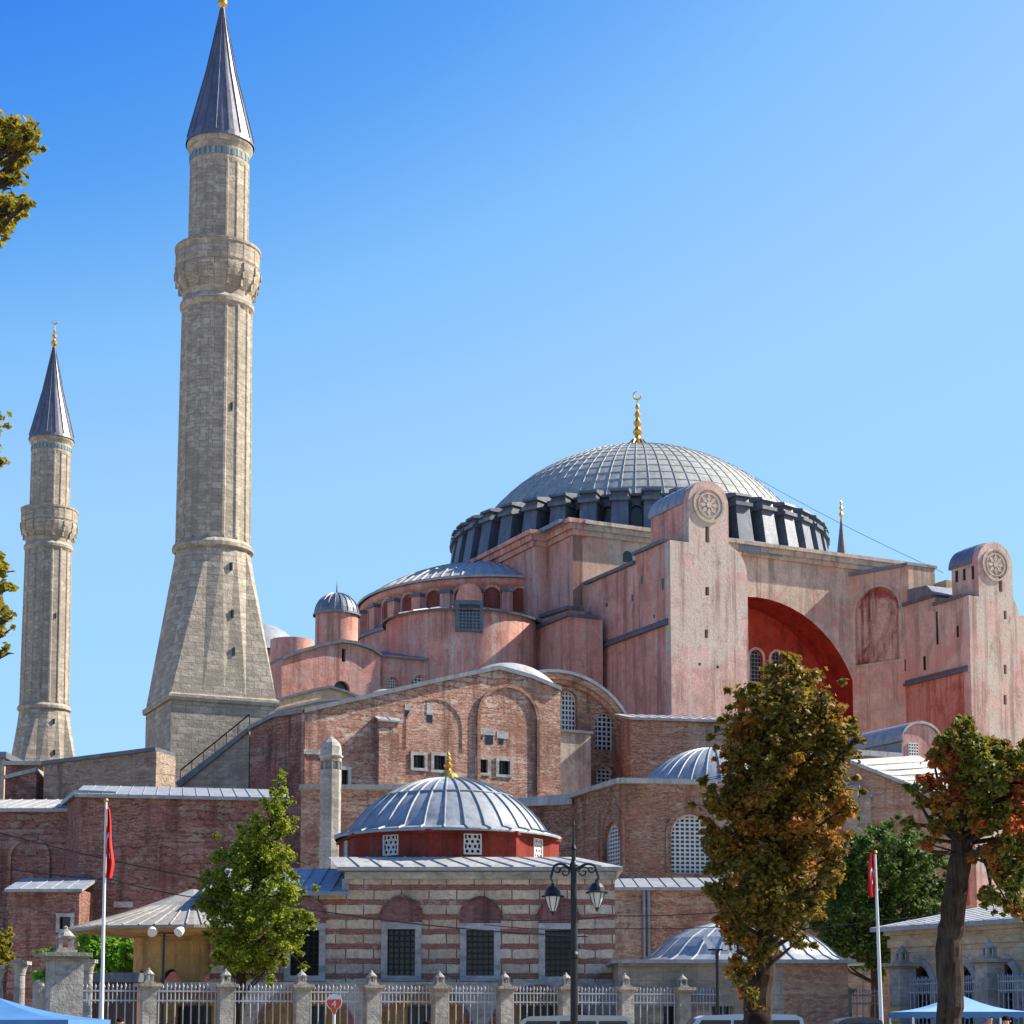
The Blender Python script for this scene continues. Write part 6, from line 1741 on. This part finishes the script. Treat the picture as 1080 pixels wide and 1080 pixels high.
# ================================================================== people
def person(px, ytop, Y, label, shirt, trousers, face=0.0, hair='short', h=None, bend=0):
    p = at(px, ytop, Y); H = p.z; k = H / 1.74
    t = root('person', label, 'person', (p.x, Y, 0))
    t.rotation_euler = (0, 0, face)
    J = {'pel': (0, 0, .93), 'wai': (0, .0, 1.08), 'che': (0, .01, 1.3), 'nec': (0, .01, 1.48), 'hd0': (0, -.01, 1.56), 'hd1': (0, -.015, 1.66),
         'shl': (-.17, .01, 1.42), 'ell': (-.23, .03, 1.14), 'wrl': (-.22, -.06, .9), 'hal': (-.215, -.09, .8),
         'shr': (.17, .01, 1.42), 'elr': (.23, .03, 1.14), 'wrr': (.22, -.06, .9), 'har': (.215, -.09, .8),
         'hil': (-.09, 0, .88), 'knl': (-.1, -.02, .49), 'anl': (-.1, .03, .09), 'tol': (-.11, -.13, .04),
         'hir': (.09, 0, .88), 'knr': (.1, -.02, .49), 'anr': (.1, .03, .09), 'tor': (.11, -.13, .04)}
    rad = {'pel': (.15, .11), 'wai': (.135, .1), 'che': (.16, .11), 'nec': (.06, .06), 'hd0': (.075, .085), 'hd1': (.082, .1), 'shl': (.07, .07), 'ell': (.045, .045), 'wrl': (.032, .032), 'hal': (.04, .025),
           'hil': (.09, .1), 'knl': (.06, .065), 'anl': (.04, .045), 'tol': (.045, .035)}
    for q in ('sh', 'el', 'wr', 'ha', 'hi', 'kn', 'an', 'to'): rad[q + 'r'] = rad[q + 'l']
    names = list(J)
    ed = [('pel', 'wai'), ('wai', 'che'), ('che', 'nec'), ('nec', 'hd0'), ('hd0', 'hd1')]
    for s in 'lr': ed += [('che', 'sh' + s), ('sh' + s, 'el' + s), ('el' + s, 'wr' + s), ('wr' + s, 'ha' + s), ('pel', 'hi' + s), ('hi' + s, 'kn' + s), ('kn' + s, 'an' + s), ('an' + s, 'to' + s)]
    me = bpy.data.meshes.new('person_body')
    me.from_pydata([tuple(c * k for c in J[n]) for n in names], [(names.index(a), names.index(b)) for a, b in ed], [])
    ob = bpy.data.objects.new('body', me); COL.objects.link(ob); ob.parent = t
    md = ob.modifiers.new('skin', 'SKIN'); 
    for i, n in enumerate(names): me.skin_vertices[0].data[i].radius = (rad[n][0] * k, rad[n][1] * k)
    me.skin_vertices[0].data[0].use_root = True
    sb = ob.modifiers.new('smooth', 'SUBSURF'); sb.levels = 2; sb.render_levels = 2; md.use_smooth_shade = True
    mm, nt, bs = mk('person_' + str(int(px)))
    oz = N(nt, 'ShaderNodeSeparateXYZ', {0: N(nt, 'ShaderNodeTexCoord').outputs['Object']})
    z = oz.outputs[2]
    col = mix(nt, ramp(nt, z, .95 * k, .952 * k), trousers, shirt)
    col = mix(nt, ramp(nt, z, 1.47 * k, 1.472 * k), col, (.5, .29, .2))
    ax_ = N(nt, 'ShaderNodeMath', {0: oz.outputs[0]}, operation='ABSOLUTE').outputs[0]
    arm = N(nt, 'ShaderNodeMath', {0: ramp(nt, ax_, .175 * k, .177 * k), 1: ramp(nt, z, 1.16 * k, 1.158 * k)}, operation='MULTIPLY').outputs[0]
    arm = N(nt, 'ShaderNodeMath', {0: arm, 1: ramp(nt, z, .7 * k, .702 * k)}, operation='MULTIPLY').outputs[0]
    col = mix(nt, arm, col, (.5, .29, .2))
    setc(nt, bs, col, .75); me.materials.append(mm)
    # fingers, nose, ears, eyes in one skin-coloured pass joined to the figure as parts
    off = Vector((0, 0, 0))
    m = MB()
    for s in (-1, 1):
        for i, (dx, ln) in enumerate(((-.03, .07), (-.01, .085), (.01, .08), (.028, .06))):
            b0 = Vector((s * .215, -.09 + dx * .9, .775)); tube(m, [b0 * k, (b0 + Vector((0, -.008, -ln * .5))) * k, (b0 + Vector((-s * .012, -.014, -ln))) * k], [.0095 * k, .009 * k, .006 * k], 7)
        b0 = Vector((s * .205, -.12, .82)); tube(m, [b0 * k, (b0 + Vector((-s * .012, -.03, -.03))) * k, (b0 + Vector((-s * .018, -.035, -.06))) * k], [.012 * k, .011 * k, .007 * k], 7)
        lathe(m, (s * .088 * k, .0), [(.001, 1.595 * k), (.017 * k, 1.605 * k), (.02 * k, 1.63 * k), (.001, 1.65 * k)], 8)
    tube(m, [Vector((0, -.1, 1.635)) * k, Vector((0, -.128, 1.6)) * k, Vector((0, -.11, 1.588)) * k], [.008 * k, .016 * k, .012 * k], 8)
    mb_loc(m, t, 'hands_and_face', M['skin'])
    m = MB()
    rr = [(.088, .108)]
    prof = [(.0, 1.745), (.05, 1.738), (.085, 1.705), (.1, 1.66), (.099, 1.62), (.088, 1.575 if hair == 'short' else 1.5)]
    lathe(m, (0, .022 * k), [(r * k, z_ * k) for r, z_ in prof], 20, R(-20), R(200), True, 1.0, 1.12)
    lathe(m, (0, .022 * k), [(r * k * 1.02, z_ * k) for r, z_ in prof[:4]], 20, R(198), R(342), True, 1.0, 1.28)
    mb_loc(m, t, 'hair', M['hair'])
    return t
def mb_loc(m, parent, name, mat):
    """build geometry already written in its parent's own space"""
    v = [Vector(q) for q in m.v]; L = Vector(parent.location); m.v = [tuple(q + L) for q in v]
    return m.build(name, mat, parent, merge=True)
person(801, 1067.5, 14.5, 'dark haired passer-by seen from behind below the bronze tree', (.12, .12, .15), (.04, .045, .06), R(180))
person(1043, 1069.5, 49.0, 'person in yellow top under the pale blue canopy', (.6, .5, .08), (.05, .05, .07), R(15))
person(1061, 1071.5, 42.5, 'dark haired person in red top right of the yellow top', (.4, .05, .05), (.05, .05, .07), R(-20))
person(127, 1073.5, 48.0, 'person with tanned face near the left flagpole foot', (.35, .3, .28), (.06, .06, .08), R(40))
person(86, 1074.5, 49.0, 'person in dark blue clothes beside the left blue canopy', (.03, .05, .12), (.04, .04, .05), R(180))
person(450, 1077.0, 47.0, 'short fair skinned person walking left of the cream van', (.6, .55, .5), (.1, .1, .12), R(-90))

# ================================================================== cables
def cable(pts, rad, label, sag=.0):
    m = MB(); P = []
    for i in range(len(pts) - 1):
        a, b = pts[i], pts[i + 1]
        for k in range(14):
            f = k / 14; q = a.lerp(b, f); q.z -= sag * 4 * f * (1 - f); P.append(q)
    P.append(pts[-1])
    tube(m, P, rad, 5)
    o = m.build('cable', M['iron'], None); tag(o, label, 'cable', 'overhead cables')
cable([at(-60, 862, 62), at(230, 930, 62), at(345, 962, 62), at(620, 988, 62)], .022, 'thin dark cable crossing the left brick range and striped tomb', .12)
cable([at(-60, 905, 63), at(120, 928, 63), at(238, 950, 63)], .018, 'thin dark cable low across the recessed left range', .1)
cable([at(500, 969, 63), at(648, 966, 63), at(830, 955, 63)], .018, 'upper dark cable strung right of the street lamp', .1)
cable([at(510, 975, 64), at(648, 979, 64), at(830, 972, 64)], .016, 'lower dark cable strung right of the street lamp', .1)
cable([at(835, 980, 66), at(930, 970, 66), at(1000, 962, 66)], .022, 'pale looking cable running to the right edge stone building roof', .06)
cable([at(796, 503, 196), at(995, 604, 172)], .022, 'thin guy wire stretched from the great dome to the far buttress', .3)
